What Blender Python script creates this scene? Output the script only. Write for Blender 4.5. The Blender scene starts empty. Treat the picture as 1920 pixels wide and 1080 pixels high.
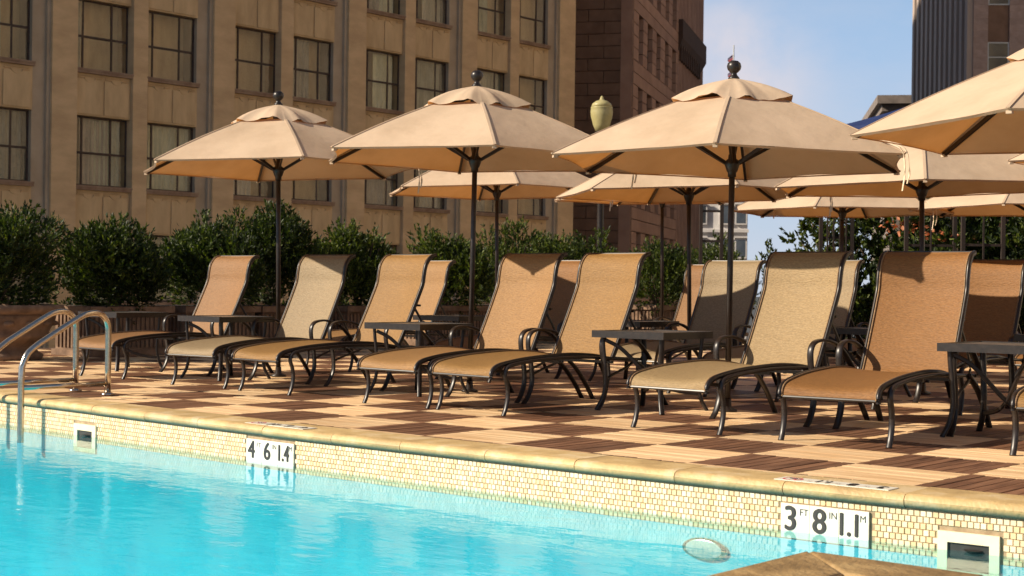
import bpy, bmesh, math, random
import numpy as np
from mathutils import Vector, Matrix
random.seed(7); RNG = np.random.default_rng(11)
SC = bpy.context.scene; COL = SC.collection
R = math.radians

# ------------------------------------------------------------------ camera
# world axes follow the deck: X along the pool edge, Y away from the pool, Z up; metres
cam = bpy.data.objects.new('camera', bpy.data.cameras.new('camera')); COL.objects.link(cam)
cam.matrix_world = (Matrix.Translation((4.278, -7.003, 0.878)) @ Matrix.Rotation(0.70649, 4, 'Z')
                    @ Matrix.Rotation(math.pi/2 - 0.00159, 4, 'X') @ Matrix.Rotation(0.01313, 4, 'Z'))
cam.data.sensor_width = 36; cam.data.lens = 2850/1920*36
cam.data.clip_start = 0.1; cam.data.clip_end = 4000
cam.data.dof.use_dof = True; cam.data.dof.focus_distance = 9.6; cam.data.dof.aperture_fstop = 7.0
SC.camera = cam

# ------------------------------------------------------------------ sky and sun
SUN_AZ, SUN_EL = R(52.5), R(30.5)          # azimuth the light travels towards, from +X to +Y
trav = Vector((math.cos(SUN_AZ)*math.cos(SUN_EL), math.sin(SUN_AZ)*math.cos(SUN_EL), -math.sin(SUN_EL)))
W = bpy.data.worlds.new('World'); SC.world = W; W.use_nodes = True
nt = W.node_tree; nt.nodes.clear(); N = nt.nodes.new; LK = nt.links.new
sky = N('ShaderNodeTexSky'); sky.sky_type = 'NISHITA'; sky.sun_disc = False
sky.sun_elevation = SUN_EL; sky.sun_rotation = math.atan2(-trav.x, -trav.y)
sky.air_density = 1.15; sky.dust_density = 0.3; sky.ozone_density = 1.7
tc = N('ShaderNodeTexCoord'); mp = N('ShaderNodeMapping'); mp.inputs['Scale'].default_value = (1, 1, 2.2)
cn = N('ShaderNodeTexNoise'); cn.inputs['Scale'].default_value = 3.1; cn.inputs['Detail'].default_value = 7; cn.inputs['Roughness'].default_value = .58
cr = N('ShaderNodeValToRGB'); cr.color_ramp.elements[0].position = .50; cr.color_ramp.elements[1].position = .74
cr.color_ramp.elements[1].color = (.45, .45, .45, 1)
mx = N('ShaderNodeMixRGB'); mx.inputs[2].default_value = (8.6, 8.2, 8.8, 1)
bg = N('ShaderNodeBackground'); bg.inputs[1].default_value = 0.055
wo = N('ShaderNodeOutputWorld')
LK(tc.outputs['Generated'], mp.inputs[0]); LK(mp.outputs[0], cn.inputs['Vector']); LK(cn.outputs[0], cr.inputs[0])
LK(cr.outputs[0], mx.inputs[0]); sp = N('ShaderNodeSeparateXYZ'); hz = N('ShaderNodeMapRange'); hz.interpolation_type = 'SMOOTHSTEP'
hz.inputs[1].default_value = .14; hz.inputs[2].default_value = .36; hz.inputs[3].default_value = .88; hz.inputs[4].default_value = 0
hm = N('ShaderNodeMixRGB'); hr = N('ShaderNodeValToRGB'); he = hr.color_ramp.elements            # clear blue above a paler horizon
he[0].position = 0; he[0].color = (6.6,7.7,9.4,1); he[1].position = .20; he[1].color = (4.2,6.4,9.7,1); LK(sp.outputs['Z'], hr.inputs[0]); LK(hr.outputs[0], hm.inputs[2])
LK(tc.outputs['Generated'], sp.inputs[0]); LK(sp.outputs['Z'], hz.inputs[0]); LK(hz.outputs[0], hm.inputs[0]); LK(sky.outputs[0], hm.inputs[1]); LK(hm.outputs[0], mx.inputs[1])
cd = N('ShaderNodeVectorMath'); cd.operation = 'DISTANCE'; CD = cam.matrix_world.to_3x3() @ Vector(((1385-960)/2850, (540-130)/2850, -1)); cd.inputs[1].default_value = CD.normalized()
cf = N('ShaderNodeMapRange'); cf.interpolation_type = 'SMOOTHSTEP'; cf.inputs[1].default_value = .07; cf.inputs[2].default_value = .0; cf.inputs[3].default_value = 0; cf.inputs[4].default_value = 1
c2 = N('ShaderNodeTexNoise'); c2.inputs['Scale'].default_value = 16; c2.inputs['Detail'].default_value = 8; c2.inputs['Roughness'].default_value = .55
c3 = N('ShaderNodeMapRange'); c3.inputs[1].default_value = .30; c3.inputs[2].default_value = .62; cmu = N('ShaderNodeMath'); cmu.operation = 'MULTIPLY'
cm = N('ShaderNodeMixRGB'); cm.inputs[2].default_value = (9.2, 8.3, 8.6, 1)
LK(tc.outputs['Generated'], cd.inputs[0]); LK(cd.outputs['Value'], cf.inputs[0]); LK(tc.outputs['Generated'], c2.inputs['Vector']); LK(c2.outputs[0], c3.inputs[0])
LK(cf.outputs[0], cmu.inputs[0]); LK(c3.outputs[0], cmu.inputs[1]); LK(cmu.outputs[0], cm.inputs[0]); LK(mx.outputs[0], cm.inputs[1]); LK(cm.outputs[0], bg.inputs[0]); LK(bg.outputs[0], wo.inputs[0])
sun = bpy.data.objects.new('sun', bpy.data.lights.new('sun', 'SUN')); COL.objects.link(sun)
sun.data.energy = 5.0; sun.data.angle = R(.55); sun.data.color = (1, .865, .675)
sun.rotation_euler = trav.to_track_quat('-Z', 'Y').to_euler()
SC.view_settings.view_transform = 'Standard'; SC.view_settings.look = 'None'
SC.view_settings.exposure = 0.66; SC.view_settings.gamma = 1.0

# ------------------------------------------------------------------ helpers
class MB:
    """collects shapes; build() links them as one mesh object"""
    def __init__(s): s.v = []; s.f = []; s.m = []; s.mi = 0
    def add(s, vs, fs):
        o = len(s.v); s.v.extend([tuple(map(float, p)) for p in vs]); s.f.extend([tuple(i+o for i in f) for f in fs]); s.m.extend([s.mi]*len(fs))
    def box(s, x0, x1, y0, y1, z0, z1):
        s.add([(x0,y0,z0),(x1,y0,z0),(x1,y1,z0),(x0,y1,z0),(x0,y0,z1),(x1,y0,z1),(x1,y1,z1),(x0,y1,z1)],
              [(0,3,2,1),(4,5,6,7),(0,1,5,4),(1,2,6,5),(2,3,7,6),(3,0,4,7)])
    def prism(s, poly, z0, z1):                      # poly counter-clockwise in XY
        n = len(poly)
        s.add([(p[0],p[1],z0) for p in poly]+[(p[0],p[1],z1) for p in poly],
              [tuple(range(n-1,-1,-1)), tuple(range(n,2*n))]+[(i,(i+1)%n,(i+1)%n+n,i+n) for i in range(n)])
    def sweep(s, path, prof, up=(0,0,1), scale=None):
        path = [Vector(p) for p in path]; n = len(prof); vs = []
        up = Vector(up)
        for i, p in enumerate(path):
            t = (path[min(i+1,len(path)-1)]-path[max(i-1,0)]).normalized()
            sd = t.cross(up)
            if sd.length < 1e-3: sd = t.cross(Vector((1,0,0)))
            sd.normalize(); u2 = sd.cross(t).normalized()
            k = scale[i] if scale else 1
            for a, b in prof: vs.append(p+sd*a*k+u2*b*k)
        fs = []
        for i in range(len(path)-1):
            for j in range(n):
                fs.append((i*n+j, i*n+(j+1)%n, (i+1)*n+(j+1)%n, (i+1)*n+j))
        fs.append(tuple(range(n-1,-1,-1))); fs.append(tuple(range((len(path)-1)*n, len(path)*n)))
        s.add(vs, fs)
    def tube(s, path, r, n=10, up=(0,0,1), scale=None):
        s.sweep(path, [(r*math.cos(2*math.pi*i/n), r*math.sin(2*math.pi*i/n)) for i in range(n)], up, scale)
    def lathe(s, prof, c=(0,0,0), n=20):             # prof: (r, z) bottom to top
        vs = []; fs = []
        for r, z in prof:
            for i in range(n):
                a = 2*math.pi*i/n; vs.append((c[0]+r*math.cos(a), c[1]+r*math.sin(a), c[2]+z))
        for k in range(len(prof)-1):
            for i in range(n): fs.append((k*n+i, k*n+(i+1)%n, (k+1)*n+(i+1)%n, (k+1)*n+i))
        fs.append(tuple(range(n-1,-1,-1))); fs.append(tuple(range((len(prof)-1)*n, len(prof)*n)))
        s.add(vs, fs)
    def grid(s, rows):                               # rows of equal-length point lists
        n = len(rows[0]); vs = [p for r in rows for p in r]
        s.add(vs, [(i*n+j, i*n+j+1, (i+1)*n+j+1, (i+1)*n+j) for i in range(len(rows)-1) for j in range(n-1)])
    def mesh(s, name, mats, smooth=False):
        me = bpy.data.meshes.new(name); me.from_pydata(s.v, [], s.f)
        for m in (mats if isinstance(mats, (list,tuple)) else [mats]): me.materials.append(m)
        if any(s.m): me.polygons.foreach_set('material_index', s.m)
        if smooth:
            me.polygons.foreach_set('use_smooth', [True]*len(me.polygons))
        me.update(); return me
    def build(s, name, mats, parent=None, smooth=False, loc=None):
        return link(name, s.mesh(name, mats, smooth), parent, loc)
def link(name, me, parent=None, loc=None, rz=0):
    o = bpy.data.objects.new(name, me); COL.objects.link(o)
    if parent: o.parent = parent
    if loc is not None: o.location = loc
    if rz: o.rotation_euler = (0,0,rz)
    return o
def tag(o, label=None, cat=None, group=None, kind=None):
    for k, v in (('label',label),('category',cat),('group',group),('kind',kind)):
        if v: o[k] = v
    return o
def empty(name, loc=(0,0,0), rz=0, label=None, cat=None, group=None):
    return tag(link(name, None, None, loc, rz), label, cat, group)
def copy_tree(o, parent=None):
    c = o.copy(); COL.objects.link(c); c.parent = parent
    for ch in [x for x in bpy.data.objects if x.parent == o]: copy_tree(ch, c)
    return c
def autosmooth(o, deg=40):
    me = o.data; me.polygons.foreach_set('use_smooth', [True]*len(me.polygons))
    bm = bmesh.new(); bm.from_mesh(me)
    for e in bm.edges:
        if len(e.link_faces) == 2 and e.calc_face_angle(0) > R(deg): e.smooth = False
    bm.to_mesh(me); bm.free(); return o
def bez(pts, k=8):                                    # Catmull-Rom through pts
    P = [Vector(p) for p in pts]; P = [2*P[0]-P[1]]+P+[2*P[-1]-P[-2]]; out = []
    for i in range(1, len(P)-2):
        for j in range(k):
            t = j/k; a,b,c,d = P[i-1],P[i],P[i+1],P[i+2]
            out.append(.5*((2*b)+(c-a)*t+(2*a-5*b+4*c-d)*t*t+(3*b-a-3*c+d)*t**3))
    out.append(P[-2]); return out

# ------------------------------------------------------------------ materials
def mat(name, c1, c2=None, scale=8, stretch=(1,1,1), rough=.6, bump=0, bscale=None, metal=0, detail=5, spec=.5,
        c3=None, ramp=(.35,.65), rand=0, huevar=0, coords='Object', translucent=None, bstretch=None):
    m = bpy.data.materials.new(name); m.use_nodes = True; t = m.node_tree; n = t.nodes.new; l = t.links.new
    p = t.nodes['Principled BSDF']; p.inputs['Roughness'].default_value = rough; p.inputs['Metallic'].default_value = metal
    p.inputs['Specular IOR Level'].default_value = spec
    co = n('ShaderNodeTexCoord'); mp = n('ShaderNodeMapping'); mp.inputs['Scale'].default_value = stretch
    oi = n('ShaderNodeObjectInfo'); va = n('ShaderNodeVectorMath'); va.operation = 'MULTIPLY_ADD'
    va.inputs[1].default_value = (17,31,23)
    cx = n('ShaderNodeCombineXYZ')
    for i in range(3): l(oi.outputs['Random'], cx.inputs[i])
    l(cx.outputs[0], va.inputs[0]); l(co.outputs[coords], va.inputs[2]); l(va.outputs[0], mp.inputs[0])
    nz = n('ShaderNodeTexNoise'); nz.inputs['Scale'].default_value = scale; nz.inputs['Detail'].default_value = detail
    nz.inputs['Roughness'].default_value = .6
    l(mp.outputs[0], nz.inputs['Vector'])
    rp = n('ShaderNodeValToRGB'); e = rp.color_ramp.elements
    e[0].position, e[1].position = ramp; e[0].color = (*c1,1); e[1].color = (*(c2 or c1),1)
    if c3: x = e.new((ramp[0]+ramp[1])/2); x.color = (*c3,1)
    l(nz.outputs[0], rp.inputs[0]); colr = rp.outputs[0]
    if rand or huevar:
        hs = n('ShaderNodeHueSaturation'); mr = n('ShaderNodeMapRange')
        mr.inputs[3].default_value = 1-rand; mr.inputs[4].default_value = 1+rand
        l(oi.outputs['Random'], mr.inputs[0]); l(mr.outputs[0], hs.inputs['Value']); l(colr, hs.inputs['Color']); colr = hs.outputs[0]
        if huevar:
            m2 = n('ShaderNodeMath'); m2.operation = 'MULTIPLY'; m2.inputs[1].default_value = 7.31
            m3 = n('ShaderNodeMath'); m3.operation = 'FRACT'; m4 = n('ShaderNodeMapRange')
            m4.inputs[3].default_value = .5-huevar; m4.inputs[4].default_value = .5+huevar
            l(oi.outputs['Random'], m2.inputs[0]); l(m2.outputs[0], m3.inputs[0]); l(m3.outputs[0], m4.inputs[0]); l(m4.outputs[0], hs.inputs['Hue'])
    l(colr, p.inputs['Base Color'])
    if bump:
        b = n('ShaderNodeBump'); b.inputs['Strength'].default_value = bump; b.inputs['Distance'].default_value = .02
        n2 = n('ShaderNodeTexNoise'); n2.inputs['Scale'].default_value = bscale or scale*3; n2.inputs['Detail'].default_value = 4
        if bstretch:
            mpb = n('ShaderNodeMapping'); mpb.inputs['Scale'].default_value = bstretch; l(va.outputs[0], mpb.inputs[0]); l(mpb.outputs[0], n2.inputs['Vector'])
        else: l(mp.outputs[0], n2.inputs['Vector'])
        l(n2.outputs[0], b.inputs['Height']); l(b.outputs[0], p.inputs['Normal'])
    if translucent:
        tr = n('ShaderNodeBsdfTranslucent'); ms = n('ShaderNodeMixShader'); ms.inputs[0].default_value = translucent[0]
        mc = n('ShaderNodeMixRGB'); mc.blend_type = 'MULTIPLY'; mc.inputs[0].default_value = 1; mc.inputs[2].default_value = (*translucent[1],1)
        l(colr, mc.inputs[1]); l(mc.outputs[0], tr.inputs[0]); l(p.outputs[0], ms.inputs[1]); l(tr.outputs[0], ms.inputs[2])
        l(ms.outputs[0], t.nodes['Material Output'].inputs[0])
    if name.startswith('sling'):                           # coarse basket weave: grain multiplied into the thread colour
        wv = n('ShaderNodeTexNoise'); wv.inputs['Scale'].default_value = 150; wv.inputs['Detail'].default_value = 1
        mw = n('ShaderNodeMapping'); mw.inputs['Scale'].default_value = (.35,1.35,1.35); l(va.outputs[0], mw.inputs[0]); l(mw.outputs[0], wv.inputs['Vector'])
        m5 = n('ShaderNodeMapRange'); m5.inputs[1].default_value = .36; m5.inputs[2].default_value = .62; m5.inputs[3].default_value = .80; m5.inputs[4].default_value = 1.06
        mm = n('ShaderNodeMixRGB'); mm.blend_type = 'MULTIPLY'; mm.inputs[0].default_value = 1; l(wv.outputs[0], m5.inputs[0]); l(colr, mm.inputs[1]); l(m5.outputs[0], mm.inputs[2]); l(mm.outputs[0], p.inputs['Base Color'])
    m['p'] = 1
    return m
def glassy(name, tint, bumpk=.0, bscale=3, ior=1.45, rough=0.0, bump_dist=.02, stretch=(1,1,1), veil=None):
    """clear sheet: Fresnel mix of a tinted see-through and a mirror"""
    m = bpy.data.materials.new(name); m.use_nodes = True; t = m.node_tree; t.nodes.clear(); n = t.nodes.new; l = t.links.new
    tr = n('ShaderNodeBsdfTransparent'); tr.inputs[0].default_value = (*tint,1)
    gl = n('ShaderNodeBsdfGlossy'); gl.inputs['Roughness'].default_value = rough
    f0 = ((ior-1)/(ior+1))**2                              # Schlick, the same from both sides of the sheet
    ge = n('ShaderNodeNewGeometry'); dt = n('ShaderNodeVectorMath'); dt.operation = 'DOT_PRODUCT'
    ab = n('ShaderNodeMath'); ab.operation = 'ABSOLUTE'; om = n('ShaderNodeMath'); om.operation = 'SUBTRACT'; om.inputs[0].default_value = 1; om.use_clamp = True
    pw = n('ShaderNodeMath'); pw.operation = 'POWER'; pw.inputs[1].default_value = 5
    fr = n('ShaderNodeMath'); fr.operation = 'MULTIPLY_ADD'; fr.inputs[1].default_value = 1-f0; fr.inputs[2].default_value = f0; fr.use_clamp = True
    l(ge.outputs['Incoming'], dt.inputs[0]); l(ge.outputs['Normal'], dt.inputs[1]); l(dt.outputs['Value'], ab.inputs[0]); l(ab.outputs[0], om.inputs[1]); l(om.outputs[0], pw.inputs[0]); l(pw.outputs[0], fr.inputs[0])
    ms = n('ShaderNodeMixShader'); o = n('ShaderNodeOutputMaterial')
    if bumpk:
        co = n('ShaderNodeTexCoord'); mp = n('ShaderNodeMapping'); mp.inputs['Scale'].default_value = stretch
        nz = n('ShaderNodeTexNoise'); nz.inputs['Scale'].default_value = bscale; nz.inputs['Detail'].default_value = 5
        b = n('ShaderNodeBump'); b.inputs['Strength'].default_value = bumpk; b.inputs['Distance'].default_value = bump_dist
        l(co.outputs['Object'], mp.inputs[0]); l(mp.outputs[0], nz.inputs['Vector']); l(nz.outputs[0], b.inputs['Height'])
        l(b.outputs[0], gl.inputs['Normal']); l(b.outputs[0], dt.inputs[1])
    body = tr
    if veil:                                               # light scattered back by the water itself
        df = n('ShaderNodeBsdfDiffuse'); df.inputs[0].default_value = (*veil[1],1); body = n('ShaderNodeMixShader'); body.inputs[0].default_value = veil[0]
        l(tr.outputs[0], body.inputs[1]); l(df.outputs[0], body.inputs[2])
    l(fr.outputs[0], ms.inputs[0]); l(body.outputs[0], ms.inputs[1]); l(gl.outputs[0], ms.inputs[2]); l(ms.outputs[0], o.inputs[0])
    return m
M = {}
M['metal'] = mat('bronze_metal', (.011,.008,.007), (.024,.017,.014), 30, rough=.36, spec=.45)
M['metal2'] = mat('dark_pole_metal', (.011,.007,.006), (.022,.014,.011), 20, rough=.4)
M['steel'] = mat('stainless', (.50,.43,.35), (.62,.55,.46), 14, (1,1,6), rough=.2, metal=1)
for k, a, b in (('gold',(.17,.085,.024),(.37,.215,.075)), ('straw',(.21,.137,.055),(.42,.31,.155)), ('orange',(.155,.066,.018),(.33,.162,.052)),
                ('peach',(.20,.10,.036),(.42,.245,.10)), ('brown',(.17,.08,.032),(.36,.195,.08)), ('grey',(.20,.142,.075),(.38,.295,.165))):
    sat = .97 if k in ('straw','grey') else .86; a = (a[0]*.94,a[1]*.90,a[2]*sat*.9); b = (b[0]*.82,b[1]*.80,b[2]*sat*.86)
    M['sling_'+k] = mat('sling_'+k, a, b, 16, (.35,26,26), rough=.62, bump=.3, bscale=130, ramp=(.2,.8), detail=6, bstretch=(.15,1.2,1.2), spec=.35)
M['piping'] = mat('sling_piping', (.15,.085,.04), (.28,.17,.08), 60, rough=.7)
M['canopy'] = mat('canopy_cloth', (.49,.365,.25), (.62,.475,.34), 1.6, rough=.85, bump=.45, bscale=5.5, detail=7, ramp=(.28,.62), spec=.15, translucent=(.20,(1.0,.50,.12)))
M['strap'] = mat('strap_cloth', (.55,.42,.28), (.68,.55,.40), 20, rough=.8)
M['darkwood'] = mat('dark_wood', (.10,.042,.021), (.23,.112,.06), 7, (3,.35,1), rough=.5, bump=.25, bscale=40, rand=.2)
M['darkwood_b'] = M['darkwood']
M['lightwood'] = mat('light_wood', (.60,.375,.185), (.80,.58,.345), 6, (.35,3.4,1), rough=.5, bump=.15, bscale=40, rand=.13, c3=(.71,.48,.265))
M['subdeck'] = mat('deck_base', (.05,.035,.025), (.07,.05,.035), 4, rough=.9)
M['coping'] = mat('coping_stone', (.40,.27,.12), (.60,.46,.27), 5, rough=.55, bump=.25, bscale=60, c3=(.52,.36,.16), rand=.1)
M['mosaic'] = [mat('mosaic_%d'%i, c, tuple(min(1,x*1.12) for x in c), 20, rough=.3, rand=.07) for i, c in enumerate(((.70,.535,.33),(.73,.575,.385),(.67,.485,.27),(.75,.62,.45)))]
M['grout'] = mat('grout', (.27,.19,.11), (.42,.32,.20), 25, rough=.8)
M['plaster'] = mat('pool_plaster', (.012,.50,.66), (.03,.60,.74), 3, rough=.6)
M['water'] = glassy('pool_water', (.62,.95,.98), .26, 5.0, 1.33, 0.0, .012, (1.0,1.7,1), veil=(.05,(.36,.82,.93)))
M['white'] = mat('white_tile', (.74,.70,.60), (.80,.76,.66), 12, rough=.3)
M['cream'] = mat('cream_plastic', (.72,.65,.45), (.78,.71,.52), 10, rough=.35)
M['black'] = mat('black_print', (.02,.02,.02), (.03,.028,.026), 10, rough=.5)
M['red'] = mat('red_print', (.5,.03,.06), (.55,.05,.08), 10, rough=.5)
M['hollow'] = mat('skimmer_inside', (.01,.012,.012), (.03,.03,.03), 10, rough=.6)
M['facade'] = mat('facade_stucco', (.50,.325,.165), (.65,.435,.23), 1.4, (1.6,1.6,.45), rough=.9, bump=.15, bscale=12, c3=(.58,.385,.20))
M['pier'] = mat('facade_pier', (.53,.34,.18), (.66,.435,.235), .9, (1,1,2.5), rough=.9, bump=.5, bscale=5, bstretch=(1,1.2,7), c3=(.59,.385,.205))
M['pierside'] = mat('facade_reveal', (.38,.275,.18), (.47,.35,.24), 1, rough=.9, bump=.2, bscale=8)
M['sill'] = mat('facade_sill', (.23,.13,.08), (.34,.22,.14), 3, rough=.85, bump=.3, bscale=20)
M['rust'] = mat('window_steel', (.035,.022,.016), (.085,.045,.03), 9, rough=.7)
M['curtain'] = mat('curtain_cloth', (.46,.39,.27), (.64,.56,.41), 3, (1,1,.4), rough=.9, rand=.35, huevar=.03)
M['interior'] = mat('room_dark', (.02,.018,.015), (.04,.035,.03), 2, rough=.9)
M['pane'] = glassy('window_glass', (.84,.84,.80), .55, .8, 1.85, .01, .08)
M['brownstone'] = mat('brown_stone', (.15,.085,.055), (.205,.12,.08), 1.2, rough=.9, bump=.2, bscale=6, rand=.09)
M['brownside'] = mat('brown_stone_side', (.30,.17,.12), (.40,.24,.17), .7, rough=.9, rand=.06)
M['joint'] = mat('stone_joint', (.06,.035,.025), (.08,.045,.03), 2, rough=.95)
M['tower'] = mat('tower_rib', (.34,.265,.225), (.42,.335,.28), .8, (1,1,.2), rough=.8)
M['towerdark'] = mat('tower_gap', (.05,.035,.03), (.09,.06,.05), 1, rough=.8)
M['towertile'] = mat('tower_tile', (.30,.21,.18), (.40,.29,.25), 2.5, rough=.8, rand=.08)
M['farwhite'] = mat('far_white_stone', (.50,.47,.46), (.62,.59,.57), .7, rough=.9)
M['fargrey'] = mat('far_cornice_stone', (.14,.115,.10), (.22,.18,.16), 1, rough=.9)
M['farpane'] = mat('far_glass', (.03,.035,.04), (.06,.065,.07), 1, rough=.08, spec=.8)
M['alu'] = mat('alu_frame', (.45,.47,.48), (.55,.57,.58), 4, rough=.5)
M['terracotta'] = mat('planter_stone', (.12,.07,.042), (.24,.15,.095), 5, rough=.9, bump=.4, bscale=25)
M['soil'] = mat('soil', (.03,.02,.015), (.06,.04,.03), 20, rough=1)
def leafm(n, a, b, tl): return mat(n, a, b, 2.2, rough=.52, spec=.32, detail=3, ramp=(.3,.7), translucent=(.28, tl))
M['leaf'] = leafm('leaf_green', (.012,.024,.005), (.055,.080,.014), (1.5,1.7,.5))
M['leaf2'] = leafm('leaf_bright', (.055,.085,.012), (.15,.18,.03), (1.5,1.6,.4))
M['leaf3'] = leafm('leaf_dark', (.008,.016,.006), (.028,.045,.013), (1.3,1.5,.5))
M['bark'] = mat('bark', (.06,.04,.028), (.12,.085,.06), 14, (1,1,.3), rough=.95)
M['flower'] = mat('flower_petal', (.42,.10,.03), (.52,.21,.10), 6, rough=.6, translucent=(.3,(1,.6,.4)))
M['globe'] = mat('lamp_globe', (.50,.44,.20), (.58,.52,.28), 8, rough=.35, translucent=(.35,(1,.95,.7)))
M['blue'] = mat('blue_canvas', (.005,.018,.09), (.008,.028,.13), 4, rough=.8, translucent=(.15,(1,1,1)))
M['navy'] = mat('navy_towel', (.008,.012,.035), (.015,.02,.05), 20, rough=.95)
M['trellis'] = mat('trellis_wood', (.014,.009,.007), (.03,.018,.014), 10, (1,1,.2), rough=.85)
M['asphalt'] = mat('street_asphalt', (.04,.04,.04), (.06,.06,.058), 2, rough=.95)
M['stonefloor'] = mat('terrace_paving', (.16,.10,.07), (.24,.155,.11), 3, rough=.85)

# ------------------------------------------------------------------ the ground and the deck
g = MB(); g.add([(-2500,-2500,-14),(2500,-2500,-14),(2500,2500,-14),(-2500,2500,-14)], [(0,1,2,3)])
tag(g.build('ground', M['asphalt']), kind='structure')
EDGE = [(-14,-.45),(-9,-.62),(-6.16,-.765),(-5.4,-.825),(-4.8,-.86),(-4.1,-.905),(-3.5,-.94),(-2.8,-.975),(-2.2,-.99),(-1.6,-.99),
        (-1,-.99),(-.4,-.99),(.2,-.985),(.75,-.965),(1.3,-.945),(1.9,-.90),(2.6,-.84),(7,-.4)]
EX = np.array([e[0] for e in EDGE]); EY = np.array([e[1] for e in EDGE])
_xs = np.linspace(-14, 7, 421); _ys = np.interp(_xs, EX, EY)
for _ in range(60): _ys[1:-1] = (_ys[:-2]+2*_ys[1:-1]+_ys[2:])/4
def ey(x): return float(np.interp(x, _xs, _ys))
def en(x):
    d = (ey(x+.05)-ey(x-.05))/.1; return Vector((-d, 1, 0)).normalized()   # into the deck
T = .61
# slab under the boards
sl = MB(); poly = [(x, ey(x)+.12) for x in np.linspace(-13.5, 6.5, 60)]+[(6.5,16.5),(-13.5,16.5)]
sl.prism(poly, -1.75, -.03)
deck = tag(sl.build('deck', M['subdeck']), kind='structure')
def clip(poly, keep):
    out = []
    for i in range(len(poly)):
        a, b = poly[i], poly[(i+1)%len(poly)]; fa, fb = keep(a), keep(b)
        if fa >= 0: out.append(a)
        if fa*fb < 0:
            t = fa/(fa-fb); out.append((a[0]+(b[0]-a[0])*t, a[1]+(b[1]-a[1])*t))
    return out
NPL = 8
def plank_polys(dark):
    w = T/NPL; gap = .005 if dark else .0016; e = .002; P = []
    for k in range(NPL):
        a0, a1 = k*w+gap, (k+1)*w-gap
        P.append([(a0,e),(a1,e),(a1,T-e),(a0,T-e)] if dark else [(e,a0),(T-e,a0),(T-e,a1),(e,a1)])
    return P
def plank_mesh(name, polys, m, dz=None):
    b = MB()
    for i, p in enumerate(polys):
        if len(p) >= 3: b.prism(p, -.026, (dz[i] if dz else 0))
    return b.mesh(name, m)
TILE = {}
for dark in (0, 1):
    TILE[dark] = [plank_mesh('wood_tile', plank_polys(dark), M['darkwood' if dark else 'lightwood'], [random.uniform(-.0015,.0008) for _ in range(NPL)]) for _ in range(3)]
PLK = []
for p in plank_polys(1):
    b = MB(); b.prism([(q[0]-p[0][0], q[1]) for q in p], -.026, 0); PLK.append((b.mesh('plank', M['darkwood']), p[0][0]))
camp = cam.matrix_world.translation
view = (cam.matrix_world.to_3x3() @ Vector((0,0,-1)))
cells = []
for i in range(-22, 9):
    for j in range(-2, 26):
        x0, y0 = i*T, j*T; cx, cy = x0+T/2, y0+T/2
        if cy+T/2 < ey(cx)+.15 or x0 < -12.9 or x0 > 6: continue
        d = Vector((cx,cy,0))-camp; fw = d.dot(view); side = d.dot(view.cross(Vector((0,0,1))))
        seen = fw > 2 and abs(side) < .345*fw+.6
        cells.append((fw if seen else 900+fw, i, j, x0, y0, seen))
cells.sort()
rest = {0: MB(), 1: MB()}; nind = 0; nplank = 0
for fw, i, j, x0, y0, seen in cells:
    dark = (i+j) % 2        # tile (0,0) is light
    cut = min(y0-ey(x0), y0-ey(x0+T)) < .16
    polys = plank_polys(dark)
    if cut:
        cx = x0+T/2; c0 = Vector((cx, ey(cx), 0)); nn = en(cx)
        keep = lambda p: (Vector((p[0]+x0, p[1]+y0, 0))-c0).dot(nn)-.15
        polys = [clip(p, keep) for p in polys]; polys = [p for p in polys if len(p) >= 3]
        if not polys: continue
    if seen and nind < 290:
        nind += 1
        if dark and nplank < 290:
            t = link('wood_tile', None, deck, (x0,y0,0)); nplank += len(polys)
            for k, p in enumerate(polys):
                if cut:
                    b = MB(); b.prism(p, -.026, 0); b.build('plank', M['darkwood'], t, loc=(0,0,random.uniform(-.0015,.001)))
                else: link('plank', PLK[k][0], t, (PLK[k][1],0,random.uniform(-.0015,.001)))
        elif cut: link('wood_tile', plank_mesh('wood_tile', polys, M['darkwood' if dark else 'lightwood']), deck, (x0,y0,0))
        else: link('wood_tile', random.choice(TILE[dark]), deck, (x0,y0,0))
    else:
        for p in polys: rest[dark].prism([(q[0]+x0, q[1]+y0) for q in p], -.026, 0)
tag(rest[1].build('wood_tiles', M['darkwood'], deck), kind='stuff'); tag(rest[0].build('wood_tiles', M['lightwood'], deck), kind='stuff')

# ------------------------------------------------------------------ coping stones along the pool
def coping_mat():
    m = M['coping'].copy(); m.name = 'coping_stained'; t = m.node_tree; n = t.nodes.new; l = t.links.new
    p = t.nodes['Principled BSDF']; src = p.inputs['Base Color'].links[0].from_socket
    ge = n('ShaderNodeTexCoord'); sp = n('ShaderNodeSeparateXYZ'); l(ge.outputs['Object'], sp.inputs[0])
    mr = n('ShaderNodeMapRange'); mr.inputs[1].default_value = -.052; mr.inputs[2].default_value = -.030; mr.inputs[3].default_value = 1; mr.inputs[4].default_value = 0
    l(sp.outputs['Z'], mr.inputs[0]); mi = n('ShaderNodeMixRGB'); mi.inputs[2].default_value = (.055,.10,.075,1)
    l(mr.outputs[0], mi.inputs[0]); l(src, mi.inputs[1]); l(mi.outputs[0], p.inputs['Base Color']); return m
M['copstain'] = coping_mat()
M['copnear'] = mat('coping_near_dark', (.20,.125,.05), (.40,.27,.12), 6, rough=.6, bump=.5, bscale=40, c3=(.30,.19,.08), rand=.12, detail=8)  # darker, bumpier coping tone for the near corner
copr = tag(link('pool_coping', None), kind='structure')
joints = [-13.4,-12.8,-12.2,-11.6,-11,-10.4,-9.8,-9.2,-8.6,-8,-7.4,-6.75,-6.12,-5.42,-4.79,-4.13,-3.52,-2.85,-2.22,-1.66,-1.03,-.43,.17,.75,1.33,1.93,2.53,3.13,3.73,4.33,4.93,5.5]
CW = .30
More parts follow.
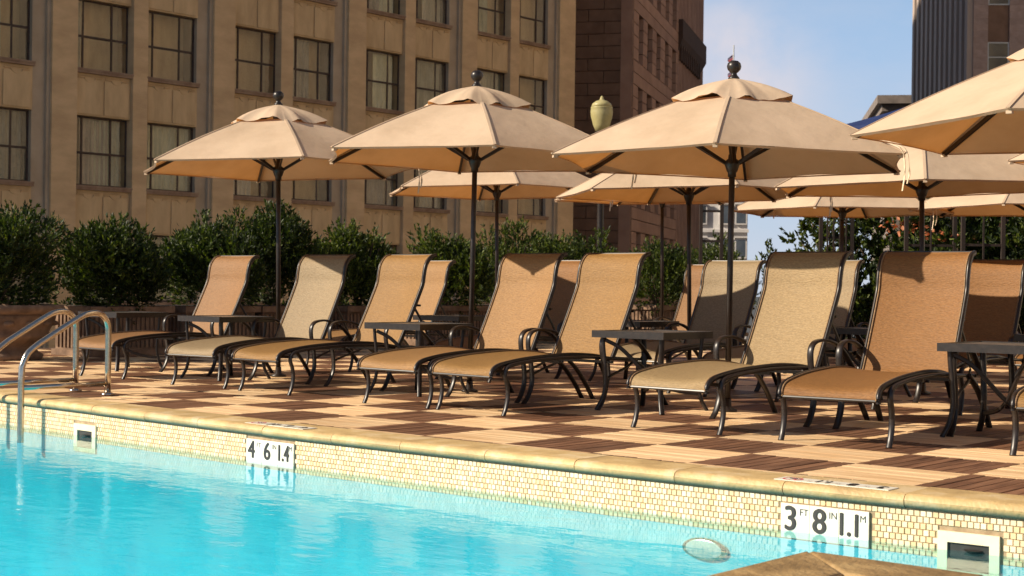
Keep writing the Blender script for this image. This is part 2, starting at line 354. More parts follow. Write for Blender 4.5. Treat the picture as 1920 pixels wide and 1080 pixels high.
prof = [(CW,.005),(.045,.006),(.022,.003),(.008,-.006),(0,-.022),(.003,-.040),(.014,-.053),(.035,-.060),(CW,-.060)]
for a, b in zip(joints[:-1], joints[1:]):
    mbx = MB(); rows = []; xc = (a+b)/2; oy = ey(xc)
    skew = lambda x, n_: x + n_*.0
    for x in np.linspace(a+.002, b-.002, 7):
        nn = en(x); rows.append([(x+nn.x*o-xc, ey(x)+nn.y*o-oy, z) for o, z in prof])
    mbx.grid(rows); n = len(prof)
    mbx.f.append(tuple(range(n))); mbx.m.append(0); k = 6*n; mbx.f.append(tuple(range(k+n-1, k-1, -1))); mbx.m.append(0)
    for q in range(6): mbx.f.append((q*n+n-1, q*n, (q+1)*n, (q+1)*n+n-1)); mbx.m.append(0)
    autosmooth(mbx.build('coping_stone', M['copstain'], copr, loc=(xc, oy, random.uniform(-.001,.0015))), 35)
# near corner of the pool with its own coping
NX, NY, NW = 1.73, -2.47, .285
nd = tag(link('near_coping', None), kind='structure')
def cop_poly(poly, z0=-.06, z1=.004):
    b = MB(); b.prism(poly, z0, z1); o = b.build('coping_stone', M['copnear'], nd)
    bm = bmesh.new(); bm.from_mesh(o.data)
    bmesh.ops.bevel(bm, geom=[e for e in bm.edges if abs(e.verts[0].co.z-e.verts[1].co.z) < 1e-6], offset=.018, segments=3, affect='EDGES', profile=.6)
    bm.to_mesh(o.data); bm.free(); autosmooth(o, 50); return o
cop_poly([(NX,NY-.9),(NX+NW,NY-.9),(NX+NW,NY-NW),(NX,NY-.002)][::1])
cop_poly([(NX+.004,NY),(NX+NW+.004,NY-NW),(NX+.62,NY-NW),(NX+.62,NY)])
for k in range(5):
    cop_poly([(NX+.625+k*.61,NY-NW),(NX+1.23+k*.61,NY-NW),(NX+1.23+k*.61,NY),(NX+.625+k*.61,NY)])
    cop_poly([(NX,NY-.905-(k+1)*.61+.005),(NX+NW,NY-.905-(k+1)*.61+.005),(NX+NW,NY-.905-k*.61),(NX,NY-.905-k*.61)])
b = MB(); b.prism([(NX+.05,NY-12),(NX+9,NY-12),(NX+9,NY-.05),(NX+.05,NY-.05)], -1.6, -.035)
tag(b.build('near_deck', M['lightwood']), kind='structure')

# ------------------------------------------------------------------ pool basin, wall tiles, water
WZ = -.217
b = MB(); b.add([(-14,-14,-1.58),(7,-14,-1.58),(7,.2,-1.58),(-14,.2,-1.58)], [(0,1,2,3)])
b.box(-14.2,-14,-14,.2,-1.58,-.05); b.box(-14,2,-14.2,-14,-1.58,-.05)
tag(b.build('pool_floor', M['plaster']), kind='structure')
b = MB(); xs = np.linspace(-13.5, 6.5, 120)
b.grid([[(x, ey(x)+.034, -.255) for x in xs], [(x, ey(x)+.034, -1.58) for x in xs]])
wall_lo = tag(b.build('pool_wall', M['plaster']), kind='structure')
b = MB(); b.grid([[(x, ey(x)+.0365, -.045) for x in xs], [(x, ey(x)+.0365, -.2545) for x in xs]])
b.build('grout_bed', M['grout'], wall_lo)
# openings in the tile band: depth markers and skimmers (x0, x1, z0, z1)
MK = [(-3.03,-2.575,-.232,-.083), (.73,1.16,-.248,-.093)]
SK = [(-5.06,-4.77,-.33,-.135), (1.47,1.735,-.33,-.137)]
P = .0275
def tmesh(i):
    b = MB(); w = P/2-.0011; h = P/2-.0011
    b.add([(-w,0,-h),(w,0,-h),(w,0,h),(-w,0,h),(-w+.002,-.004,-h+.002),(w-.002,-.004,-h+.002),(w-.002,-.004,h-.002),(-w+.002,-.004,h-.002)],
          [(4,5,6,7),(0,1,5,4),(1,2,6,5),(2,3,7,6),(3,0,4,7)])
    return b.mesh('mosaic_tile', M['mosaic'][i])
TM = [tmesh(i) for i in range(4)]
tiles = []
for r in range(7):
    z = -.062-P*(r+.5)
    for c in range(-268, 94):
        x = c*P+(r % 2)*P/2
        if any(a-.012 < x < b_+.012 and zz0-.012 < z < zz1+.012 for a, b_, zz0, zz1 in MK+SK): continue
        d = (Vector((x, ey(x), z))-camp); tiles.append((d.length, x, z))
tiles.sort(); MT = [MB() for _ in range(4)]
stuffm = MB(); cntt = 0
for d, x, z in tiles:
    i = random.choices(range(4), (4,3,2,2))[0]; rzz = math.atan2(-en(x).x, en(x).y)
    fw = (Vector((x,ey(x),z))-camp); vis = abs(fw.dot(view.cross(Vector((0,0,1))))) < .335*fw.dot(view) and z > WZ-.02
    dy = random.uniform(-.0008,.0008)
    if vis and cntt < 295:
        cntt += 1; link('mosaic_tile', TM[i], wall_lo, (x, ey(x)+.035+dy, z), rzz)
    else:
        w = P/2-.0011; y = ey(x)+.035+dy; s_ = (ey(x+.02)-ey(x-.02))/.04; stuffm.mi = i
        stuffm.add([(x-w,y-w*s_,z-w),(x+w,y+w*s_,z-w),(x+w,y+w*s_,z+w),(x-w,y-w*s_,z+w),(x-w+.002,y-.004-w*s_,z-w+.002),(x+w-.002,y-.004+w*s_,z-w+.002),(x+w-.002,y-.004+w*s_,z+w-.002),(x-w+.002,y-.004-w*s_,z+w-.002)],
                   [(4,5,6,7),(0,1,5,4),(1,2,6,5),(2,3,7,6),(3,0,4,7)])
tag(stuffm.build('mosaic_tiles', M['mosaic'], wall_lo), kind='stuff')
b = MB(); xs = np.linspace(-13.9, 6.5, 100)
wp = [(-13.9,-13.9),(NX+.06,-13.9),(NX+.06,NY-.06),(6.5,NY-.06)]+[(x, ey(x)+.034) for x in xs[::-1]]
b.add([(x,y,WZ) for x,y in wp], [tuple(range(len(wp)))])
tag(b.build('water', M['water']), kind='structure')

# lettering
def text_mesh(s, size, sx=1.0, bold=.0):
    cu = bpy.data.curves.new('t', 'FONT'); cu.body = s; cu.size = size; cu.align_x = 'CENTER'; cu.align_y = 'CENTER'
    o = bpy.data.objects.new('t', cu); COL.objects.link(o); bpy.context.view_layer.update()
    me = bpy.data.meshes.new_from_object(o.evaluated_get(bpy.context.evaluated_depsgraph_get())); COL.objects.unlink(o); bpy.data.objects.remove(o)
    bm = bmesh.new(); bm.from_mesh(me); src = list(bm.verts)+list(bm.edges)+list(bm.faces)
    for v in bm.verts: v.co.x *= sx
    if bold:
        for dx, dy, dz in ((bold,0,.0004),(-bold,0,.0008),(0,bold*.5,.0012),(0,-bold*.5,.0016)):
            g_ = bmesh.ops.duplicate(bm, geom=src)['geom']; bmesh.ops.translate(bm, vec=(dx,dy,dz), verts=[e for e in g_ if isinstance(e, bmesh.types.BMVert)])
    bm.to_mesh(me); bm.free()
    me.materials.clear(); me.materials.append(M['black']); return me
def marker(x0, x1, z0, z1, glyphs, label):
    xc = (x0+x1)/2; rz = math.atan2(-en(xc).x, en(xc).y)
    root = empty('depth_marker', (xc, ey(xc)+.033, 0), rz, label, 'depth marker')
    w = (x1-x0)/3
    for k, (big, small) in enumerate(glyphs):
        b = MB(); b.box(-w/2+.0012, w/2-.0012, -.009, .001, z0, z1); t = b.build('tile', M['white'], root, loc=((k-1)*w,0,0))
        h = z1-z0
        o = link('numeral', text_mesh(big, h*1.0 if len(big) == 1 else h*.92, .90 if len(big) == 1 else .70, .0042), t, (-w*.15,-.0105,z1-h*.46)); o.rotation_euler = (R(90),0,0)
        o = link('unit', text_mesh(small, h*.28, .95, 0), t, (w*.31,-.0105,z1-h*.23)); o.rotation_euler = (R(90),0,0)
    return root
marker(*MK[0], (('4','FT'),('6','IN'),('1.4','M')), 'white wall depth tiles nearer the pool ladder, numeral four first, below golden lounger')
marker(*MK[1], (('3','FT'),('8','IN'),('1.1','M')), 'large white wall depth tiles beside the skimmer, numeral three first')
def deck_marker(xc, glyphs, label, w=.14):
    nn = en(xc); rz = math.atan2(-nn.x, nn.y); y = ey(xc)+.105
    root = empty('deck_depth_marker', (xc, y, .0062), rz, label, 'depth marker')
    for k, (big, small) in enumerate(glyphs):
        x = (1.5-k)*w
        b = MB(); b.box(-w/2+.001, w/2-.001, -.056, .056, 0, .003); t = b.build('tile', M['white'], root, loc=(x,0,0))
        if big:
            o = link('numeral', text_mesh(big, .105, .85 if len(big) == 1 else .65, .0035), t, (w*.12,.0,.0036)); o.rotation_euler = (0,0,math.pi)
            o = link('unit', text_mesh(small, .03, .8), t, (-w*.33,-.02,.0036)); o.rotation_euler = (0,0,math.pi)
        else:
            c = MB(); n = 28; c.grid([[(r*math.cos(2*math.pi*i/n), r*math.sin(2*math.pi*i/n), .0036) for i in range(n+1)] for r in (.048,.038)])
            c.add([(-.036,.026,.0042),(-.029,.033,.0042),(.036,-.026,.0042),(.029,-.033,.0042)], [(0,1,2,3)][::-1]); c.build('prohibition_ring', M['red'], t)
            c = MB(); c.tube([(-.02,.012,.0037),(0,.0,.0037),(.022,.004,.0037)], .004, 6); c.lathe([(.0,.0),(.007,.0),(.007,.0008),(0,.0008)], (.028,.012,.0034), 10)
            c.build('diver_figure', M['black'], t)
deck_marker(.955, (('3','FT'),('8','IN'),('1.1','M'),('','')), 'white no diving and depth tiles in the coping before the orange brown lounger')
deck_marker(-2.80, (('4','FT'),('6','IN'),('1.4','M'),('','')), 'small worn depth tiles in the coping before the peach lounger')

def skimmer(x0, x1, z0, z1, label):
    xc = (x0+x1)/2; rz = math.atan2(-en(xc).x, en(xc).y); w = (x1-x0)/2; t = w*.32; tt = .045 if w > .125 else .042
    root = empty('pool_skimmer', (xc, ey(xc)+.036, 0), rz, label, 'skimmer')
    b = MB(); b.box(-w,-w+t,-.014,0,z0,z1); b.box(w-t,w,-.014,0,z0,z1); b.box(-w+t,w-t,-.0137,0,z1-tt,z1); b.box(-w+t,w-t,-.0137,0,z0,z0+.03)
    b.build('frame', M['cream'], root)
    b = MB(); b.box(-w+t+.001,w-t-.001,-.0025,-.001,z0+.03,z1-tt); b.build('opening', M['hollow'], root)
    b = MB(); b.lathe([(.0,0),(.035,0),(.04,.004),(0,.006)], (.02,-.003,WZ+.006), 18); b.build('weir_float', M['metal'], root)
skimmer(*SK[0], 'cream framed skimmer opening in the pool wall beside the ladder')
skimmer(*SK[1], 'cream framed skimmer opening beside the 3 FT 8 IN depth marker')
lt = empty('pool_light', (.33, ey(.33)+.03, -.352), 0, 'round pale light fitting under the water on the pool wall', 'pool light')
b = MB(); n = 28
b.grid([[(r*math.cos(2*math.pi*i/n), -y, .42*r*math.sin(2*math.pi*i/n)) for i in range(n+1)] for r, y in ((.125,0),(.122,.012),(.10,.016))]); b.build('rim', M['steel'], lt, True)
b = MB(); b.grid([[(r*math.cos(2*math.pi*i/n), -y, .42*r*math.sin(2*math.pi*i/n)) for i in range(n+1)] for r, y in ((.10,.016),(.05,.022),(.001,.024))]); b.build('lens', M['alu'], lt, True)

# ------------------------------------------------------------------ pool ladder
lad = empty('pool_ladder', (-5.86, -.17, 0), 0, 'stainless steel pool ladder with two looped handrails at the pool edge', 'ladder')
for X, dy in ((.26, 0), (-.26, .06)):
    p = [(X,-.74+dy,-.31),(X,-.74+dy,-.25),(X,-.74+dy,.14),(X,-.735+dy,.24),(X,-.69+dy,.335),(X,-.60+dy,.405)]
    p = [Vector(q) for q in p[:3]]+bez(p[3:], 5)+bez([(X,-.50+dy,.462),(X,-.27+dy,.590),(X,-.19+dy,.622),(X,-.10+dy,.628),(X,-.035+dy,.595),(X,-.005+dy,.53),(X,0+dy,.45)], 6)+[Vector((X,dy,.2)),Vector((X,dy,0))]
    b = MB(); b.tube(p, .0235, 14, up=(1,0,0)); b.build('handrail', M['steel'], lad, True)
    b = MB(); b.tube([(X,dy,.088),(X,-.74+dy,.088)], .019, 12); b.build('cross_bar', M['steel'], lad, True)
    b = MB(); b.lathe([(.05,.003),(.05,.012),(.03,.022),(.024,.024)], (X,dy,0), 18); b.build('flange', M['steel'], lad, True)

# ------------------------------------------------------------------ loungers
SL = [(-.10,.255),(-.095,.30),(-.05,.337),(.06,.360),(.25,.382),(.5,.396),(.7,.40),(.92,.388),(1.10,.362)]
BK = [(1.125,.352),(1.17,.43),(1.27,.62),(1.35,.78),(1.398,.885),(1.412,.965),(1.435,1.05),(1.485,1.112),(1.545,1.132)]
FL = [(-.010,-.010),(.010,-.010),(.010,.010),(-.010,.010)]
def rect(w, h): return [(-w,-h),(w,-h),(w,h),(-w,h)]
def rrect(w, h, c=.3):
    k = min(w,h)*c*2; return [(-w+k,-h),(w-k,-h),(w,-h+k),(w,h-k),(w-k,h),(-w+k,h),(-w,h-k),(-w,-h+k)]
def sling(pr, wf, sag):
    pts = bez([(0,y,z) for y,z in pr], 7); rows = []; nx = 12; L = len(pts)
    for i, p in enumerate(pts):
        t = (pts[min(i+1,L-1)]-pts[max(i-1,0)]).normalized(); nrm = Vector((0,-t.z,t.y)); s = math.sin(math.pi*i/(L-1))**.5
        rows.append([(wf*(2*j/nx-1), p.y-nrm.y*sag*s*(1-(2*j/nx-1)**2), p.z-nrm.z*sag*s*(1-(2*j/nx-1)**2)) for j in range(nx+1)])
    b = MB(); b.grid(rows); return b
def make_lounger():
    root = empty('chaise_lounge')
    w = .285
    s1 = link('seat_sling', sling(SL, w, .022).mesh('seat_sling', M['sling_gold'], True), root)
    s2 = link('back_sling', sling(BK, w, .03).mesh('back_sling', M['sling_gold'], True), root)
    rp = rrect(.012,.017)
    for s in (-1, 1):
        b = MB(); b.sweep(bez([(s*(w+.010),y,z-.006) for y,z in SL], 5), rp); autosmooth(b.build('seat_rail', M['metal'], root), 50)
        b = MB(); b.sweep(bez([(s*(w+.010),y+.008,z-.004) for y,z in BK], 5), rp, up=(0,-.8,.6)); autosmooth(b.build('back_rail', M['metal'], root), 50)
        for nm, par, pr, up in (('piping', s1, SL, (0,0,1)), ('piping', s2, BK, (0,-.8,.6))):
            b = MB(); b.tube(bez([(s*(w-.004),y-.002,z+.003) for y,z in pr], 4), .0055, 6, up); b.build(nm, M['piping'], par, True)
        # front leg and outer side rail in one bent bar
        b = MB(); X = s*.325
        b.sweep(bez([(X,-.012,0),(X,.012,.05),(X,.03,.13),(X,.022,.21),(X,-.0,.27),(X,.012,.315),(X,.08,.343),(X,.3,.366),(X,.6,.378),(X,.9,.372),(X,1.2,.355),(X,1.45,.345)], 5), rrect(.017,.011), up=(0,-1,.3))
        autosmooth(b.build('front_leg', M['metal'], root), 50)
        # arm: foot, bowed upright, flat arm, tail down to the rear rail
        b = MB(); X = s*.365
        b.sweep(bez([(X,.90,0),(X,.945,.05),(X,.985,.15),(X,.975,.28),(X,.945,.40),(X,.94,.475),(X,.965,.522),(X,1.02,.545),(X,1.12,.55),(X,1.24,.525),(X,1.34,.475),(X,1.43,.40),(X,1.48,.35)], 6), rrect(.022,.009), up=(0,-1,.5))
        autosmooth(b.build('arm', M['metal'], root), 50)
        b = MB(); b.sweep(bez([(s*.345,1.30,.352),(s*.355,1.45,.26),(s*.362,1.58,.13),(s*.365,1.68,0)], 4), rrect(.02,.012), up=(0,-1,.3))
        autosmooth(b.build('rear_leg', M['metal'], root), 50)
        b = MB(); b.sweep(bez([(s*.36,.985,.215),(s*.355,1.1,.255),(s*.35,1.22,.29),(s*.345,1.33,.335)], 4), rrect(.009,.009)); b.build('brace', M['metal'], root)
        b = MB(); b.sweep(bez([(s*.27,1.32,.70),(s*.285,1.42,.55),(s*.295,1.49,.40),(s*.30,1.46,.35)], 4), rrect(.008,.010)); b.build('back_support', M['metal'], root)
    for y, z, xx in ((.02,.300,.32),(.55,.352,.32),(1.10,.335,.33),(1.46,.345,.35)):
        b = MB(); b.box(-xx,xx,y-.012,y+.012,z-.012,z+.008); b.build('cross_bar', M['metal'], root)
    b = MB(); b.tube([(-.285,1.555,1.128),(.285,1.555,1.128)], .012, 8); b.build('cross_bar', M['metal'], root)
    b = MB(); b.tube([(-.29,1.385,.70),(.29,1.385,.70)], .009, 8); b.build('cross_bar', M['metal'], root)
    b = MB(); b.tube([(-.285,-.095,.262),(.285,-.095,.262)], .009, 8); b.build('cross_bar', M['metal'], root)
    return root
L0 = make_lounger()
slings = {k: {nm: None for nm in ('seat_sling','back_sling')} for k in ('gold','straw','orange','peach','brown','grey')}
for o in [x for x in bpy.data.objects if x.parent == L0 and 'sling' in x.name]:
    for k in slings:
        me = o.data.copy(); me.materials.clear(); me.materials.append(M['sling_'+k]); slings[k][o.name.split('.')[0]] = me
LG = [ # x centre, y of front feet, turn, sling, label
 (-7.42,1.03,0,'brown','lone brown sling lounger nearest the hedge, its foot beyond the pool ladder'),
 (-5.93,.95,3,'grey','pale beige sling lounger right of the umbrella that stands nearest the pool ladder'),
 (-5.03,.90,-4,'gold','golden sling lounger standing right next to the pale beige one'),
 (-3.465,.80,-1,'peach','peach sling lounger with a pointed shadow at the top of its back'),
 (-2.705,.76,-4,'gold','fully sunlit golden sling lounger next to the peach one'),
 (-.99,.735,-2,'straw','straw coloured sling lounger beside the front umbrella pole, shaded along its top'),
 (.065,.78,6,'orange','orange brown sling lounger behind the no diving tiles in the coping'),
 (1.36,.98,3,'gold','golden lounger beyond the last side table, only its foot in view'),
 (-7.02,3.40,0,'peach','second row peach sling lounger seen behind the golden one'),
 (-5.09,3.30,0,'orange','second row lounger mostly hidden behind the peach one'),
 (-4.85,5.55,0,'brown','brown lounger standing against the hedge beyond the second row tables'),
 (-3.24,3.45,0,'grey','greyish second row lounger behind the umbrella pole, half shaded'),
 (-2.16,3.35,2,'grey','second row lounger showing as a thin strip behind the straw coloured one'),
 (-2.45,5.75,4,'peach','back row lounger beside the trellis with a navy towel over its top'),
 (-.62,3.25,4,'orange','second row brown lounger right behind the orange brown one'),
 (-.55,5.65,0,'orange','back row lounger at the edge of the terrace beyond the brown one'),
]
kids0 = [x for x in bpy.data.objects if x.parent == L0]
for i, (x, y, a, k, lab) in enumerate(LG):
    o = L0 if i == 0 else copy_tree(L0)
    o.location = (x, y, 0); o.rotation_euler = (0,0,R(a)); tag(o, lab, 'lounger', 'sling loungers on the pool deck')
    for ch in [c for c in bpy.data.objects if c.parent == o]:
        nm = ch.name.split('.')[0]
        if nm in slings[k]: ch.data = slings[k][nm]

# ------------------------------------------------------------------ side tables
def make_table():
    root = empty('side_table'); h = .31
    b = MB(); b.box(-h+.03,h-.03,-h+.03,h-.03,.556,.562); b.build('top_panel', mat('table_top', (.05,.045,.04), (.11,.10,.085), 6, rough=.35, spec=.6), root)
    for dx, dy in ((1,0),(-1,0),(0,1),(0,-1)):
        b = MB()
        if dx: b.box(dx*(h-.015)-.015, dx*(h-.015)+.015, -h+.03, h-.03, .518, .567)
        else: b.box(-h, h, dy*(h-.015)-.015, dy*(h-.015)+.015, .518, .568)
        o = b.build('top_rim', M['metal'], root)
    for sx in (-1,1):
        for sy in (-1,1):
            b = MB(); P_ = [(.255,.518),(.252,.45),(.243,.33),(.238,.2),(.252,.09),(.285,0)]
            b.sweep(bez([(sx*p,sy*p*.98,z) for p,z in P_], 4), rrect(.019,.013), up=(sx,sy,0)); autosmooth(b.build('leg', M['metal'], root), 50)
    for sx in (-1,1):
        b = MB(); b.sweep(bez([(sx*.24,-.24,.50),(sx*.16,-.16,.44),(sx*.08,-.08,.33),(0,0,.22),(-sx*.08,.08,.16),(-sx*.17,.17,.13),(-sx*.24,.235,.12)], 4), rrect(.008,.014)); b.build('brace', M['metal'], root)
    return root
T0 = make_table()
TB = [(-8.42,1.95,'dark metal side table left of the lone brown lounger'), (-6.66,1.82,'dark metal side table between the lone brown lounger and the pale beige one'),
      (-4.24,1.83,'dark metal side table between the golden and the peach lounger'), (-2.01,1.92,'dark metal side table between the sunlit golden and the straw coloured lounger'),
      (.60,1.92,'dark metal side table right of the orange brown lounger'),
      (-6.15,4.35,'second row side table behind the peach lounger'), (-4.02,4.45,'second row side table left of the greyish lounger'),
      (-1.66,4.45,'second row side table between the straw and orange brown loungers'), (.15,4.2,'second row side table at the brown lounger by the terrace edge'),
      (-3.55,6.6,'back row side table near the trellis')]
for i, (x, y, lab) in enumerate(TB):
    o = T0 if i == 0 else copy_tree(T0); o.location = (x,y,0); o.rotation_euler = (0,0,R(random.uniform(-2,2))); tag(o, lab, 'side table', 'side tables between the loungers')

# ------------------------------------------------------------------ umbrellas
def make_umbrella(seed):
    rg = random.Random(seed); root = empty('patio_umbrella')
    RR, rise = 1.37, .43; n = 6; ri = .40
    V = lambda k: (math.cos(2*math.pi*k/n), math.sin(2*math.pi*k/n))
    rows = []; nu, nv = 12, 12; b = MB()
    for k in range(n):
        a, c = Vector((*V(k),0)), Vector((*V(k+1),0)); ph = [rg.uniform(0,6.28) for _ in range(3)]
        rows = []
        for i in range(nu+1):
            t = i/nu; r = ri+(RR-ri)*t; row = []
            zr = rise*(1-t) + .016*math.sin(math.pi*t)
            for j in range(nv+1):
                u = j/nv; e = math.sin(math.pi*u)
                p = (a*(1-u)+c*u)*r
                edge = 1-.035*e*t**3                      # hem pulled in between the rib tips
                wr = e*(.006*math.sin(9*u+ph[0]+3*t)+.004*math.sin(17*u+ph[1]))*t
                row.append((p.x*edge, p.y*edge, zr-.03*e*t*(1-t)*2.2+wr*(1-t*.6)))
            rows.append(row)
        b.grid(rows)
    can = b.build('canopy', M['canopy'], root, True)
    sol = None
    b = MB()                                              # hem strip, a narrow fold under the rim
    for k in range(n):
        a, c = Vector((*V(k),0)), Vector((*V(k+1),0)); r1 = []; r2 = []
        for j in range(nv+1):
            u = j/nv; e = math.sin(math.pi*u); p = (a*(1-u)+c*u)*RR*(1-.035*e)
            z = -.0005; r1.append((p.x,p.y,z)); r2.append((p.x*.985,p.y*.985,z-.012))
        b.grid([r1, r2])
    b.build('hem', M['canopy'], can, True)
    for k in range(n):                                    # stitched seam along each ridge
        x, y = V(k); sm = MB(); sm.sweep([(x*r_, y*r_, rise*(1-(r_-ri)/(RR-ri))+.016*math.sin(math.pi*(r_-ri)/(RR-ri))+.0015) for r_ in np.linspace(ri+.03, RR-.005, 12)], rect(.011,.0022)); sm.build('seam', M['canopy'], can)
    b = MB(); m = 72; rows = []                           # vent cap with its wavy edge
    ph = [rg.uniform(0,6.28) for _ in range(4)]
    for i in range(8):
        t = i/7; row = []
        for j in range(m+1):
            an = 2*math.pi*j/m; f = math.cos(math.pi/n)/math.cos(((an+math.pi/n) % (2*math.pi/n))-math.pi/n)
            f = 1/ (math.cos(((an) % (2*math.pi/n))-math.pi/n)/math.cos(math.pi/n))
            wav = math.sin(4*an+ph[0])*.55+math.sin(9*an+ph[1])*.5+math.sin(14*an+ph[2])*.35+math.sin(23*an+ph[3])*.18
            r = .03+(.445+.012*wav*t)*t*f
            row.append((r*math.cos(an), r*math.sin(an), rise+.172-.128*t-.055*t**3+.022*wav*t**2+.005*math.sin(17*an+ph[2])*t*(1.2-t)+.006*math.sin(math.pi*t)+.006*math.sin(9*an+ph[1])*t))
        rows.append(row)
    b.grid(rows); b.build('vent_cap', M['canopy'], root, True)
    for k in range(n):
        x, y = V(k); rb = MB(); rb.sweep([(x*.05,y*.05,rise+.085),(x*.5,y*.5,rise*.905-.025),(x*(RR-.03),y*(RR-.03),-.012)], rect(.009,.013)); rbo = rb.build('rib', M['metal2'], root)
        st = MB(); st.sweep([(x*.055,y*.055,.0),(x*.62,y*.62,.305)], rect(.008,.012)); st.build('strut', M['metal2'], rbo)
        tp = MB(); tp.box(-.014,.018,-.015,.015,-.008,.008); q = tp.build('rib_pocket', M['canopy'], rbo, loc=(x*(RR-.035),y*(RR-.035),-.018)); q.rotation_euler = (0,0,math.atan2(y,x))
    b = MB(); b.lathe([(.030,-.10),(.030,-.07),(.038,-.06),(.054,-.012),(.054,.012),(.030,.03),(.027,.06)], (0,0,0), 16); b.build('runner_hub', M['metal2'], root, True)
    b = MB(); b.lathe([(.05,rise+.04),(.05,rise+.10),(.024,rise+.12)], (0,0,0), 14); b.build('top_hub', M['metal2'], root, True)
    b = MB(); b.lathe([(.042,.0),(.040,.012),(.024,.03),(.020,.045),(.030,.052),(.046,.070),(.052,.092),(.046,.116),(.028,.132),(.001,.137)], (0,0,rise+.168), 18); b.build('finial', M['metal'], root, True)
    b = MB(); b.tube([(0,0,-3),(0,0,rise+.12)], .0215, 12); b.build('pole', M['metal2'], root, True)
    b = MB(); p = Vector((*V(1),0))
    for k in (0, 1):
        q = Vector((p.x*(RR-.25)+.03*k, p.y*(RR-.25)-.03*k, .13)); b.sweep(bez([q+Vector((0,0,0)), q+p*.16+Vector((0,0,-.06)), q+p*.25+Vector((.01*k,0,-.115)), q+p*.262+Vector((0,.01,-.25)), q+p*.258+Vector((.012,0,-.33-.05*k))], 4), rect(.007,.002))
    b.build('tie_strap', M['strap'], root)
    return root
U0 = make_umbrella(3)
CB = Vector((math.cos(-.70649), math.sin(-.70649))); CA = Vector((math.sin(.70649), math.cos(.70649)))
UM = [ # x, y, rim z, vertex angle in camera frame from the camera direction towards the right
 (-6.62,2.38,1.935,17.4,'tan umbrella behind the lone brown lounger, nearest the pool ladder'),
 (-4.08,2.30,1.91,7.5,'tan umbrella with its pole between the golden and the peach lounger'),
 (-1.59,2.28,1.775,-12.8,'tan umbrella with its pole beside the straw coloured lounger'),
 (1.15,1.77,1.80,-38,'tan umbrella cut off by the frame beside the ribbed tower'),
 (-7.29,6.26,1.96,10,'tan umbrella in the second row with loose straps, in front of the street lamp'),
 (-4.14,5.53,1.80,12,'tan umbrella in the second row tucked behind the one by the straw lounger'),
 (-6.64,8.66,1.98,20,'tan umbrella in the back row beside the hedge of shrubs'),
 (-1.46,5.06,1.745,-14,'tan umbrella in the second row behind the orange brown lounger'),
 (-4.44,9.22,1.80,-25,'tan umbrella in the back row before the open leafy tree'),
 (-2.36,9.68,1.80,-30,'tan umbrella in the back row before the flowering trees'),
 (.72,4.99,1.86,-30,'tan umbrella in the second row at the terrace edge, mostly out of view'),
]
for i, (x, y, z, al, lab) in enumerate(UM):
    o = U0 if i == 0 else copy_tree(U0)
    c = Vector((math.sin(R(al)), -math.cos(R(al))))      # camera frame -> world
    wx = c.x*CB.x + c.y*CB.y; wy = c.x*math.sin(.70649) + c.y*math.cos(.70649)
    # camera-frame axes: right=(cos t, sin t) projected on world X,Y
    wx = c.x*math.cos(.70649) - c.y*math.sin(.70649); wy = c.x*math.sin(.70649) + c.y*math.cos(.70649)
    o.location = (x,y,z); o.rotation_euler = (R(random.uniform(-1,1)),R(random.uniform(-1,1)),math.atan2(wy,wx)); tag(o, lab, 'umbrella', 'tan patio umbrellas')
    po = [c_ for c_ in bpy.data.objects if c_.parent == o and c_.name.split('.')[0] == 'pole'][0]
    b = MB(); b.tube([(0,0,-z),(0,0,.55)], .0215, 12); b.lathe([(.07,-z+.002),(.07,-z+.015),(.03,-z+.03),(.026,-z+.09)], (0,0,0), 16)
    po.data = b.mesh('pole', M['metal2'], True)

# ------------------------------------------------------------------ shrubs, planters
def leaves(n, centers_fn, L, Wd, mi_w, up=.35):
    """n leaf quads: returns verts (4n,3)"""
    C, D = centers_fn(n)                                  # positions and outward directions
    d = D+RNG.normal(0,.55,(n,3)); d[:,2] += up; d /= np.linalg.norm(d,axis=1)[:,None]
    s = np.cross(d, RNG.normal(0,1,(n,3))); s /= np.linalg.norm(s,axis=1)[:,None]
    nn = np.cross(d, s); l = (L*RNG.uniform(.6,1.25,n))[:,None]; w = (Wd*RNG.uniform(.7,1.2,n))[:,None]
    V = np.stack([C, C+d*l*.5+s*w+nn*l*.06, C+d*l, C+d*l*.5-s*w+nn*l*.06], 1).reshape(-1,3); return V
def crown_mesh(name, V, mats, wts):
    n = len(V)//4; me = bpy.data.meshes.new(name); me.from_pydata(V.tolist(), [], np.arange(4*n).reshape(n,4).tolist())
    for m in mats: me.materials.append(m)
    me.polygons.foreach_set('material_index', RNG.choice(len(mats), n, p=wts).astype(np.int32)); me.update(); return me
def lobes_fn(lobes):
    """leaves on shoots: lobes (cx,cy,cz,rx,ry,rz)"""
    lb = np.array(lobes); vol = (lb[:,3]*lb[:,4]*lb[:,5])**(2/3); pr_ = vol/vol.sum()
    def f(n):
        ns = max(1, n//14); k = RNG.choice(len(lb), ns, p=pr_); d = RNG.normal(0,1,(ns,3)); d[:,2] = d[:,2]*.9+.15; d /= np.linalg.norm(d,axis=1)[:,None]
        r = RNG.uniform(.5,1.0,ns)**.45*RNG.normal(1,.07,ns); base = lb[k,:3]+d*r[:,None]*lb[k,3:]
        idx = RNG.integers(0,ns,n); sd = d*.7+np.array([0,0,.55]); sd /= np.linalg.norm(sd,axis=1)[:,None]
        t = RNG.uniform(0,.16,n)[:,None]
        return base[idx]+sd[idx]*t, sd[idx]
    return f
